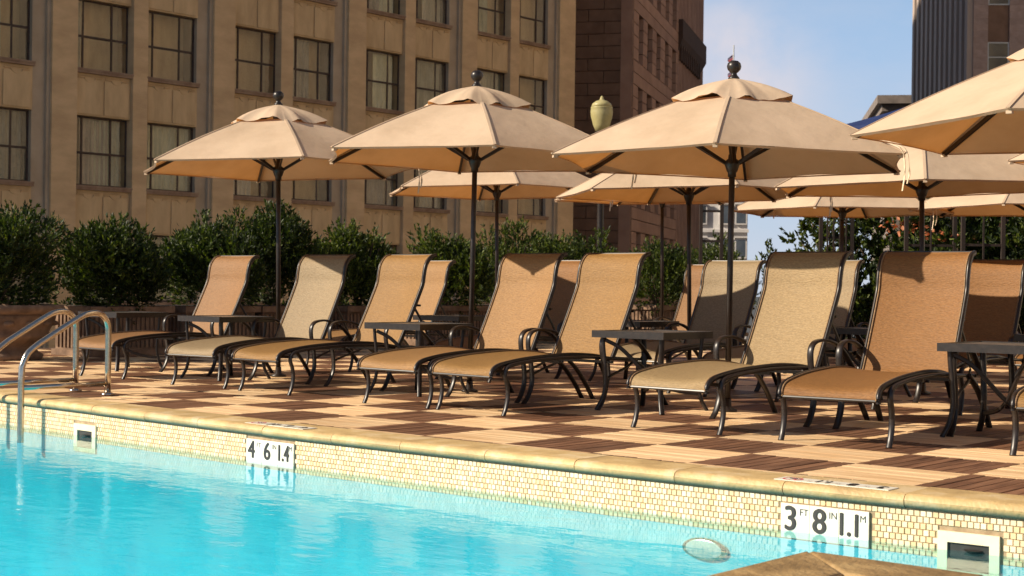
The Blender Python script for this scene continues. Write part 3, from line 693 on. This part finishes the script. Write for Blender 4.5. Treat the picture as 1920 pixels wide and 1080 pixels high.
def shrub(name, x, y, z0, w, dp, h, n, label, mats, wts, group, L=.066, Wd=.0115, cat='shrub', core=True):
    root = empty(name, (x,y,z0), 0, label, cat, group); rg = random.Random(int(x*100+y*991))
    lob = [(0,0,h*.42,dp*.44,w*.40,h*.44),(0,0,h*.40,dp*.3,w*.3,h*.38)]
    for k in range(9):
        a = rg.uniform(0,6.28); q = rg.uniform(.3,.8); s = rg.uniform(.20,.33); qy = math.sin(a)*q
        lob.append((math.cos(a)*dp*.5*q, qy*w*.5, h*rg.uniform(.3,.80)*(1-.42*qy*qy), dp*s, w*s*.85, h*rg.uniform(.15,.25)))
    for k in range(5):
        yy = rg.uniform(-.34,.34); lob.append((rg.uniform(-.25,.25)*dp, yy*w, h*rg.uniform(.80,.97)*(1-1.3*yy*yy), dp*.12, w*.11, h*rg.uniform(.09,.15)))
    link('crown', crown_mesh('crown', leaves(n, lobes_fn(lob), L, Wd, 0), mats, wts), root)
    b = MB()
    for k in range(7):
        a = rg.uniform(0,6.28); q = rg.uniform(.1,.36)
        b.tube(bez([(0,0,0),(math.cos(a)*dp*q*.3,math.sin(a)*w*q*.3,h*.3),(math.cos(a)*dp*q,math.sin(a)*w*q,h*rg.uniform(.6,.9))], 4), .018, 6, scale=[1-.07*i for i in range(9)])
    b.build('stem', M['bark'], root)
    return root
LM = [M['leaf'],M['leaf2'],M['leaf3']]
HX = -11.0
SH = [ # y centre, width, height above deck, label
 (2.05,1.9,1.64,'dark rounded shrub in a carved urn planter beyond the pool ladder'),
 (3.62,1.55,1.66,'shrub with a ragged left side beside the carved urn planter'),
 (4.95,1.35,1.70,'bushy shrub behind the umbrella nearest the ladder, left of its pole'),
 (6.15,1.45,1.84,'tallest shrub of the hedge, behind the umbrella pole nearest the ladder'),
 (7.62,1.55,1.66,'wide bright topped shrub behind the pale beige and golden loungers'),
 (9.35,1.35,1.67,'shrub behind the second umbrella pole from the ladder'),
 (10.72,1.25,1.80,'dark upright shrub beside the second row umbrella pole'),
 (11.75,1.2,1.68,'shrub behind the sunlit golden lounger, left of the lamp post'),
 (12.85,1.05,1.70,'bright shrub directly left of the street lamp post'),
 (14.75,1.7,1.72,'low bright shrub right of the street lamp post'),
 (16.6,1.7,1.80,'shrub in front of the distant white building'),
]
def planter(y, w):
    root = empty('planter_box', (HX,y,0), 0, None, 'planter', 'planter boxes under the hedge')
    hw = w/2-.06
    b = MB(); b.box(-.40,.40,-hw,hw,.0,.07); b.build('foot', M['terracotta'], root)
    b = MB(); b.box(-.36,.36,-hw+.03,hw-.03,.07,.50); b.build('body', M['terracotta'], root)
    b = MB(); nfl = int(w/.075)
    for k in range(nfl):
        yy = -hw+.06+(2*hw-.12)*(k+.5)/nfl; b.box(.36,.378,yy-.018,yy+.018,.10,.47)
    for k in range(9): xx = -.30+.6*k/8; b.box(xx-.018,xx+.018,-hw+.012,-hw+.03,.10,.47)
    tag(b.build('flutes', M['terracotta'], root), kind='stuff')
    b = MB(); b.box(-.42,.42,-hw-.02,hw+.02,.50,.575); b.build('rim', M['terracotta'], root)
    b = MB(); b.box(-.38,.38,-hw+.03,hw-.03,.575,.58); b.build('soil', M['soil'], root); return root
for i, (y, w, h, lab) in enumerate(SH):
    wts = (.5,.12,.38) if i < 4 else (.5,.32,.18)
    shrub('hedge_shrub', HX+random.uniform(-.1,.1), y, .42, w*(.80 if i < 6 else .90), 1.25, h-.52, 23000 if i < 6 else 15000, lab, LM, wts, 'shrubs of the hedge')
    if i:
        p = planter(y, min(w,1.25)); p['label'] = 'fluted stone planter box under the ' + ('shrub beside the urn','bushy shrub by the nearest umbrella','tallest hedge shrub','wide bright topped shrub','shrub at the second umbrella pole','dark upright shrub','shrub left of the lamp post','bright shrub at the lamp post','low bright shrub','shrub before the white building')[i-1]
u = empty('urn_planter', (-10.75,2.05,0), 0, 'round carved terracotta urn planter beyond the pool ladder', 'planter')
b = MB(); b.lathe([(.40,.0),(.42,.05),(.36,.09),(.33,.14),(.40,.19),(.47,.24),(.49,.27),(.47,.30),(.50,.36),(.54,.45),(.55,.50)], (0,0,0), 32); b.build('bowl', M['terracotta'], u, True)
b = MB(); b.lathe([(.55,.50),(.62,.52),(.64,.56),(.62,.60),(.56,.60),(.54,.57)], (0,0,0), 32); b.build('rim', M['terracotta'], u, True)
b = MB(); b.lathe([(.001,-.03),(.05,-.02),(.06,0),(.05,.02),(.001,.03)], (0,0,0), 8); bossm = b.mesh('carved_boss', M['terracotta'], True)
for k in range(14): link('carved_boss', bossm, u, (math.cos(2*math.pi*k/14)*.515,math.sin(2*math.pi*k/14)*.515,.40))

# ------------------------------------------------------------------ street lamp
lp = empty('street_lamp', (-11.62,13.95,0), 0, 'street lamp with a cream acorn globe on a dark post behind the hedge', 'street lamp')
b = MB(); b.lathe([(.17,0),(.17,.3),(.10,.42),(.062,.55),(.056,3.3),(.075,3.34),(.075,3.4),(.05,3.44),(.085,3.5),(.10,3.56)], (0,0,0), 20); b.build('post', M['metal2'], lp, True)
b = MB(); b.lathe([(.10,3.56),(.145,3.66),(.188,3.82),(.196,3.90),(.186,3.955),(.192,3.965),(.185,3.98)], (0,0,0), 24); b.build('globe', M['globe'], lp, True)
b = MB(); b.lathe([(.186,3.978),(.16,4.04),(.10,4.085),(.045,4.10),(.035,4.12),(.022,4.16),(.001,4.18)], (0,0,0), 24); b.build('globe_cap', M['globe'], lp, True)

# ------------------------------------------------------------------ trees and trellises at the end of the terrace
def tree(x, y, h, w, n, label, mats, wts, trunk_h, L=.10, Wd=.022, group='trees at the end of the terrace', seed=1, sparse=False):
    root = empty('terrace_tree', (x,y,0), 0, label, 'tree', group); rg = random.Random(seed)
    b = MB(); b.tube(bez([(0,0,0),(.03,.02,trunk_h*.5),(-.02,.04,trunk_h),(.05,0,h*.8)], 5), .055, 8, scale=[1-.05*i for i in range(16)]); 
    lob = []
    for k in range(16 if sparse else 13):
        a = rg.uniform(0,6.28); q = rg.uniform(.15,.5); z = rg.uniform(trunk_h, h)
        cx, cy = math.cos(a)*w*q, math.sin(a)*w*q
        s = rg.uniform(.10,.17) if sparse else rg.uniform(.16,.27)
        lob.append((cx,cy,z,w*s,w*s,h*s*.62)); b.tube(bez([(0,0,trunk_h*.7),(cx*.45,cy*.45,(z+trunk_h)*.48),(cx,cy,z)], 4), .022, 6, scale=[1-.08*i for i in range(9)])
    if not sparse: lob.append((0,0,h*.5,w*.42,w*.42,h*.42))
    b.build('trunk', M['bark'], root)
    link('crown', crown_mesh('crown', leaves(n, lobes_fn(lob), L, Wd, 0, .05), mats, wts), root); return root
TL = [M['leaf3'],M['leaf'],M['leaf2']]
tree(-6.45,12.6,2.1,1.55,2600,'open leafy tree with sky showing through at the terrace end', TL, (.3,.4,.3), .8, sparse=True, seed=4)
tree(-5.55,12.9,2.25,1.9,9500,'dense dark tree beside the open leafy one', TL, (.5,.3,.2), .5, seed=5)
ftree = tree(-4.55,12.6,2.3,1.9,9500,'dense tree with orange flowers in its crown', TL, (.5,.3,.2), .5, seed=6)
tree(-3.7,12.9,2.3,1.9,9500,'dense dark tree behind the tall lattice trellis', TL, (.55,.3,.15), .5, seed=8)
tree(-2.8,12.5,2.3,1.9,8500,'dense tree at the terrace end past the lattice trellis', TL, (.55,.3,.15), .5, seed=9)
for x in (-6.1,-5.2,-4.3,-3.4,-2.5):
    shrub('terrace_shrub', x, 12.1, 0, 1.1, 1.2, 1.35, 6000, {-6.1:'dark shrub under the open leafy tree',-5.2:'dark shrub under the dense dark tree',-4.3:'dark shrub under the orange flowering tree',-3.4:'dark shrub at the foot of the lattice trellis',-2.5:'dark shrub at the far end of the terrace'}[x], TL, (.6,.3,.1), 'dark shrubs along the terrace end', L=.09, Wd=.02)
shrub('terrace_shrub', -7.35, 12.7, 0, .6, .6, 1.42, 1200, 'slim sprig of shrub standing out against the sky beside the trellis', TL, (.5,.35,.15), 'dark shrubs along the terrace end', L=.08, Wd=.015)
for x, y, z, n in ((-4.85,11.75,1.74,80),(-4.28,11.75,1.60,50)):
    f = lambda m: (np.array([x,y,z])+RNG.normal(0,1,(m,3))*np.array([.15,.08,.03]), RNG.normal(0,1,(m,3)))
    me = crown_mesh('petals', leaves(n, f, .07, .025, 0, 0), [M['flower']], [1]); o = link('flower_cluster', me, ftree, (4.55,-12.6,0)); tag(o, kind='stuff')
def trellis(x, y, w, h, rungs, label, rz=0, bars=0):
    root = empty('garden_trellis', (x,y,0), rz, label, 'trellis', 'dark garden trellises')
    for s in (-1,1):
        b = MB(); b.box(s*w/2-.024,s*w/2+.024,-.024,.024,0,h); b.build('post', M['trellis'], root)
    for k in range(rungs):
        z = h*(k+.6)/rungs; b = MB(); b.box(-w/2+.024,w/2-.024,-.014,.014,z-.016,z+.016); b.build('rung', M['trellis'], root)
    for k in range(bars):
        xx = -w/2+w*(k+1)/(bars+1); b = MB(); b.box(xx-.010,xx+.010,-.032,-.0145,.1,h-.05); b.build('upright_bar', M['trellis'], root)
trellis(-7.82,11.6,.30,2.6,6,'narrow dark trellis with rungs in front of the distant white building', R(40))
trellis(-5.75,11.5,.42,2.2,5,'dark trellis of thin upright bars below the open leafy tree', R(40), 4)
trellis(-4.3,11.3,.62,2.25,4,'tall dark lattice trellis before the dense trees', R(40), 1)
trellis(-3.6,11.3,.5,2.25,4,'dark lattice trellis at the far end of the terrace', R(40), 1)
# navy towel
b = MB(); pts = [(1.385,.93),(1.40,.985),(1.42,1.065),(1.472,1.135),(1.55,1.158),(1.60,1.13),(1.60,.98),(1.595,.86)]
b.grid([[(xx,y+.004*math.sin(40*xx),z) for xx in np.linspace(-.27,.27,9)] for y,z in pts])
o = b.build('towel', M['navy'], None, True); o.location = (-2.45,5.75,0); o.rotation_euler = (0,0,R(4)); tag(o, 'dark navy towel draped over the top of a back row lounger', 'towel')
# blue canopy tent
tn = empty('canopy_tent', (4.278+6.99*.7607-24*.6491, -7.003+6.99*.6491+24*.7607, 0), .70649+R(45), 'dark blue canopy tent behind the umbrellas', 'tent')
b = MB(); W2 = 1.40; ap = (0,0,4.10)
cs = [(-W2,-W2,3.44),(W2,-W2,3.44),(W2,W2,3.44),(-W2,W2,3.44)]
for k in range(4):
    a, c = Vector(cs[k]), Vector(cs[(k+1)%4]); rows = []
    for i in range(9):
        t = i/8; rows.append([tuple((Vector(ap)*(1-t)+(a*(1-q/8)+c*(q/8))*t)-Vector((0,0,.05*math.sin(math.pi*t)))) for q in range(9)])
    b.grid(rows); b.grid([[tuple(a*(1-q/8)+c*(q/8)) for q in range(9)],[tuple(a*(1-q/8)+c*(q/8)-Vector((0,0,.40))) for q in range(9)]])
b.build('canopy', M['blue'], tn)
for c in cs:
    b = MB(); b.tube([(c[0]*.98,c[1]*.98,0),(c[0]*.98,c[1]*.98,3.44)], .03, 8); b.build('post', M['metal2'], tn)

# ------------------------------------------------------------------ the tan office building on the left (facade plane X = FX)
FX = -36.1
off = empty('office_building', (FX,0,0), 0, 'tan office building with paired steel windows and scalloped spandrel panels', 'building')
b = MB(); b.box(-62,-.9,4,44.1,-14,54.5); b.build('wall', M['facade'], off)
def ybox(name, m, y0, y1, x0, x1, z0, z1, par=off):
    b = MB(); b.box(x0,x1,y0,y1,z0,z1); return b.build(name, m, par)
pier_cols = []
WINS = []
for k in range(-1, 4):
    s = 19.70+6.10*k
    WINS += [(s, s+2.05), (s+2.60, s+4.65)]
    ybox('mullion_pier', M['pier'], s+2.05, s+2.60, -.9, -.02, -14, 47.9)
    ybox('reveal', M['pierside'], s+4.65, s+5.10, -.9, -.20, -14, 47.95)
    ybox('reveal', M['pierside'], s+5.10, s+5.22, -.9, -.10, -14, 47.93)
    ybox('pier', M['pier'], s+5.22, s+6.10 if k < 3 else s+6.28, -.9, 0, -14, 48.1)
ybox('pier', M['pier'], 4.0, 13.6, -.9, -.004, -14, 48.06)
def spandrel_mesh(w, h):
    """two incised panels with a scallop at each head, x = out, y = along, z = up"""
    b = MB(); b.box(-.6,-.16,0,w,0,h)
    for q in (0,1):
        y0 = w*.04+q*w*.48; y1 = y0+w*.44
        b.box(-.16,-.125,y0,y1,h*.04,h*.86)
        yc = (y0+y1)/2; pts = []
        for i in range(13):
            a = math.pi*i/12; pts.append((-.128,yc-.20*math.cos(a),h*.90-.13*math.sin(a)))
        b.sweep([(-.128,y0+.02,h*.90)]+pts+[(-.128,y1-.02,h*.90)], rect(.012,.016), up=(1,0,0))
        b.sweep([(-.128,y0+.02,h*.945),(-.128,y1-.02,h*.945)], rect(.01,.014), up=(1,0,0))
    return b.mesh('spandrel', M['facade'])
SPM = spandrel_mesh(2.05, 1.30)
def frame_mesh(w, h, cs, r):
    b = MB(); t = .03
    b.box(-.02,.02,0,w,0,.05); b.box(-.02,.02,0,w,h-.05,h); b.box(-.02,.02,0,.05,.05,h-.05); b.box(-.02,.02,w-.05,w,.05,h-.05)
    for c in cs: b.box(-.018,.018,c-t,c+t,.05,h-.05)
    b.box(-.026,.026,.05,w-.05,r-.035,r+.035); b.box(.026,.05,.5,w*.7,r-.02,r+.005)
    return b.mesh('window', M['rust'])
WW, WH = 2.05, 2.15; CSX = (.40,1.45); RW = 1.02
FM = frame_mesh(WW, WH, CSX, RW)
PANES = []
for a, c in ((.05,.37),(.43,1.42),(1.48,2.0)):
    for z0, z1 in ((.05,RW-.035),(RW+.035,WH-.05)):
        b = MB(); w_, h_ = c-a, z1-z0
        b.add([(0,0,0),(0,w_,0),(0,w_,h_),(0,0,h_)], [(0,1,2,3)]); PANES.append((b.mesh('pane', M['pane']), a, z0))
def curtain_mesh(y0, y1, z0, z1, seed):
    rg = random.Random(seed); n = int((y1-y0)/.035)+2; ph = rg.uniform(0,6); rows = []
    for i, z in enumerate(np.linspace(z0, z1, 6)):
        sp = 1-.25*abs(rg.random())*0
        rows.append([(-.28+.03*math.sin(j*1.25+ph)+.012*math.sin(j*.5+ph+i*.15), y0+(y1-y0)*j/(n-1), z) for j in range(n)])
    b = MB(); b.grid(rows); return b.mesh('curtain', M['curtain'], True)
CURT = [curtain_mesh(.05,2.0,.06,2.1,1), curtain_mesh(.05,1.25,.05,2.1,2), curtain_mesh(.45,1.5,.05,2.1,3), curtain_mesh(.9,2.0,.05,2.1,4), curtain_mesh(.05,.55,.05,2.1,5)]
INT = MB(); INT.box(-.58,-.55,0,WW,0,WH); INTM = INT.mesh('room', M['interior'])
SM = MB(); SM.box(-.45,-.04,-.02,WW+.02,-.14,0); SM.box(-.45,-.015,-.02,WW+.02,-.06,-.002); SILLM = SM.mesh('sill', M['sill'])
rgw = random.Random(21)
for y0, y1 in WINS:
    for fz in (.2, 3.8, 7.4, 11.0):
        link('spandrel', SPM, off, (0,y0,fz-1.44)); 
        wn = link('window', FM, off, (-.36,y0,fz))
        for me, a, z in PANES: 
            p = link('pane', me, wn, (0,a,z)); p.rotation_euler = (0, R(rgw.uniform(-1.2,1.2)), R(rgw.uniform(-1.5,1.5)))
        link('sill', SILLM, wn, (.36,0,0)); link('room', INTM, wn, (-.02,0,0))
        kinds = rgw.sample(range(5), rgw.choice((0,1,1,1,2,2)))
        for q in kinds[:1] if 0 in kinds else kinds:
            link('curtain', CURT[q], wn, (.08-.02*q,0,0))
    ybox('upper_wall', M['facade'], y0, y1, -.85, -.16, 13.2, 47.8)
# ------------------------------------------------------------------ brown stone building: own orientation (corner on the street)
def cam2w(x, y, z=0):                                      # camera-frame ground metres -> world
    t = .70649; v = Vector((x*math.cos(t)-y*math.sin(t), x*math.sin(t)+y*math.cos(t), 0)); return Vector((4.278+v.x, -7.003+v.y, z))
ang = .70649 - R(14.7)                                     # local +Y runs along the receding side
bs = empty('stone_building', cam2w(5.8,75), ang, 'dark brown ashlar building behind the tan office block', 'building')
b = MB(); b.box(-16,-.25,.25,15,-14,26); b.build('wall', M['joint'], bs)
rgb = random.Random(5); H_ = .61
BMs = {}
def blockm(w):
    k = round(w,2)
    if k not in BMs:
        b = MB(); b.box(.015,w-.015,0,.35,.015,H_-.015); BMs[k] = b.mesh('stone_block', M['brownstone'])
    return BMs[k]
for r in range(-1, 27):
    z = r*H_
    if r % 2: segs = [(-.5,.5),(-2.25,1.75),(-4.0,1.75)]
    else: segs = [(-1.45,1.45),(-3.2,1.75)]
    for x, w in segs: link('stone_block', blockm(w), bs, (x,rgb.uniform(-.012,.012),z))
b = MB(); b.box(-16,0,0,.3,27*H_,26); b.build('upper_wall', M['brownstone'], bs)
b = MB(); b.box(-16,0,0,.3,-14,-H_); b.build('base_wall', M['brownstone'], bs)
def sideblock(y0, y1, z0, z1, name='stone_course', d=.0):
    b = MB(); b.box(-.3,-.003+d,y0,y1,z0+.02,z1-.02); return b.build(name, M['brownside'], bs)
FH = 3.66
for r in range(-2, 7):
    z = r*FH
    for q in range(2): sideblock(.32, 15, z+q*H_, z+(q+1)*H_)
    for q in range(2, 6):                                  # piers between windows, course by course
        ys = [.32,1.7,3.0,4.3,5.9,7.2,8.5,10.1,11.4,12.7,14.2,15.0]
        for a in range(0, len(ys)-1, 2): sideblock(ys[a], ys[a+1], z+q*H_, z+(q+1)*H_)
    for a, c in ((1.7,3.0),(4.3,5.9),(7.2,8.5),(10.1,11.4),(12.7,14.2)):
        b = MB(); b.box(-.30,-.24,a,c,z+2*H_,z+6*H_); w_ = b.build('window', M['rust'], bs)
        b = MB(); b.box(-.24,-.225,a+.1,(a+c)/2-.05,z+2*H_+.1,z+6*H_-.1); b.build('pane', M['farpane'], w_)
        b = MB(); b.box(-.24,-.225,(a+c)/2+.05,c-.1,z+2*H_+.1,z+6*H_-.1); b.build('pane', M['farpane'], w_)
b = MB(); b.box(-.6,-.02,-.02,.32,-14,26); b.build('corner_quoin', M['brownside'], bs)
b = MB(); b.box(-16,0,0,15,26,27); b.build('parapet', M['brownside'], bs)
# second brown building further along the same street side, with the deep cornice
b2 = empty('cornice_building', cam2w(5.8,75), ang, 'ribbed brown building with a deep dark cornice further along the street', 'building')
b = MB(); b.box(-16,-.35,15.1,26.4,-14,25); b.build('wall', M['joint'], b2)
for k in range(19):
    y = 15.1+.585*k; b = MB(); b.box(-.36,0,y,y+.33,-14,25); b.build('rib', M['brownside'], b2)
for z in (2.5,6.1,9.7,13.3,19.5,23.1):
    b = MB(); b.box(-.36,-.2,15.1,26.4,z,z+.9); b.build('spandrel_band', M['brownstone'], b2)
b = MB()
b.add([(-.1,15.05,14.6),(.26,15.05,15.6),(.26,25.6,15.6),(-.1,24.6,14.6),(-.1,15.05,16.7),(.26,15.05,16.7),(.26,25.6,16.7),(-.1,24.6,16.7)],
      [(0,3,2,1),(4,5,6,7),(0,1,5,4),(1,2,6,5),(2,3,7,6),(3,0,4,7)])
for k in range(11): b.box(-.1,.16,15.3+.8*k,15.6+.8*k,14.3,15.3)
b.build('cornice', M['joint'], b2)
# ------------------------------------------------------------------ tower on the right
tw = empty('ribbed_tower', cam2w(26.8,90), .70649-R(3), 'tower with vertical stone ribs and a tiled face with sash windows', 'building')
b = MB(); b.box(.3,22,.3,16.2,-14,60); b.build('wall', M['towerdark'], tw)
for k in range(12):
    y = .06+1.36*k; b = MB(); b.box(-.05,.32,y,y+.62,-14,60); b.build('rib', M['tower'], tw)
ZF = (-10.15,-6.15,-2.15,1.85,5.85,9.85,13.85,17.85,21.85,25.85)
b = MB(); b.box(.3,1.15,-.02,.3,-14,60); b.box(2.4,22,-.02,.3,-14,60); b.build('tiled_face', M['towertile'], tw)
for z in np.arange(.0,22,.38):
    b = MB(); b.box(.3,1.15,-.035,-.02,z,z+.34); b.box(2.4,6.5,-.035,-.02,z,z+.34); b.build('tile_course', M['towertile'], tw)
for z in ZF:
    b = MB(); b.box(1.15,2.4,.08,.3,z-2.2,z); b.build('brick_panel', M['brownstone'], tw)
    fr = MB(); fr.box(1.15,2.4,.02,.1,z,z+.07); fr.box(1.15,2.4,.02,.1,z+1.73,z+1.8); fr.box(1.15,1.22,.02,.1,z+.07,z+1.73); fr.box(2.33,2.4,.02,.1,z+.07,z+1.73); fr.box(1.22,2.33,.03,.1,z+.88,z+.94)
    f_ = fr.build('window', M['alu'], tw)
    for a, c in ((.07,.88),(.94,1.73)):
        b = MB(); b.box(1.22,2.33,.06,.08,z+a,z+c); b.build('pane', M['farpane'], f_)
# building with a cornice left of the tower
cb = empty('distant_corniced_block', cam2w(31.7,128), .70649-R(9), 'dark block with a heavy stone cornice at the foot of the tower', 'building')
b = MB(); b.box(0,20,0,20,-14,15.9); b.build('wall', M['fargrey'], cb)
b = MB()
for q, (o_, z0, z1) in enumerate(((.35,15.3,15.9),(.8,15.9,16.5),(1.2,16.5,17.2))): b.box(-o_,20,-o_,20,z0,z1-.01)
b.build('cornice', M['fargrey'], cb)
# distant white building with flag
wb = empty('distant_white_building', cam2w(17.5,150), .70649-R(8), 'pale stone building far down the street with small dark windows', 'building')
b = MB(); b.box(0,5.6,.2,14,-14,14.8); b.build('wall', M['farwhite'], wb)
for z in (-.2,3.1,6.4,9.7,13.0):
    b = MB(); b.box(-.12,5.72,-.1,.2,z,z+.28); b.build('string_course', M['farwhite'], wb)
    for x in (.6,3.0,4.5):
        b = MB(); b.box(x-.14,x+1.04,-.02,.2,z+.75,z+2.75); w_ = b.build('window', M['farwhite'], wb)
        b = MB(); b.box(x,x+.9,-.035,-.02,z+.9,z+2.55); b.build('pane', M['farpane'], w_)
        b = MB(); b.box(x-.2,x+1.1,-.2,-.02,z+2.76,z+2.92); b.build('hood', M['farwhite'], w_)
b = MB(); b.box(-.3,5.9,-.35,14.2,14.8,15.5); b.build('cornice', M['farwhite'], wb)
fl = empty('flagpole', cam2w(21.85,152), 0, 'flagpole with a furled striped flag on the distant roof', 'flagpole')
b = MB(); b.tube([(0,0,14),(0,0,25.2)], .07, 8); b.build('pole', M['alu'], fl)
b = MB(); rows = []
for i in range(10):
    z = 24.6-.26*i; rows.append([(-.05-.55*q*(.55+.45*math.sin(i*1.1))+.0*q, .25*math.sin(3*q+i), z-.45*q) for q in np.linspace(0,1,7)])
for i in range(9): b.mi = i % 2; b.grid(rows[i:i+2])
b.build('flag', [mat('flag_red', (.25,.05,.06)), mat('flag_dark', (.09,.07,.12))], fl)

# ------------------------------------------------------------------ unseen sunlit building opposite, added to bounce warm light and reflect in office windows
M['opposite'] = mat('opposite_stone', (.68,.54,.36), (.76,.62,.44), .6, rough=.9)
op = empty('bounce_building', (20,0,0), 0, 'pale sunlit building with dark windows, added out of view for bounced light and reflections in the office windows', 'building')
b = MB(); b.box(.3,20,25,150,-14,46); b.build('wall', M['opposite'], op)
wm = MB(); wm.box(.0,.04,0,1.6,0,2.3); wmm = wm.mesh('window', M['farpane'])
pm = MB(); pm.box(0,.5,0,1.5,-14,46); pmm = pm.mesh('pier', M['opposite']); 
for k in range(10,50):
    link('pier', pmm, op, (-.1,-6+3.1*k,0))
    for q in range(15): link('window', wmm, op, (.24,-6+3.1*k+1.5,-10+3.6*q))
b = MB(); b.box(-.8,20,24.5,150.5,46,47.2); b.build('cornice', M['opposite'], op)
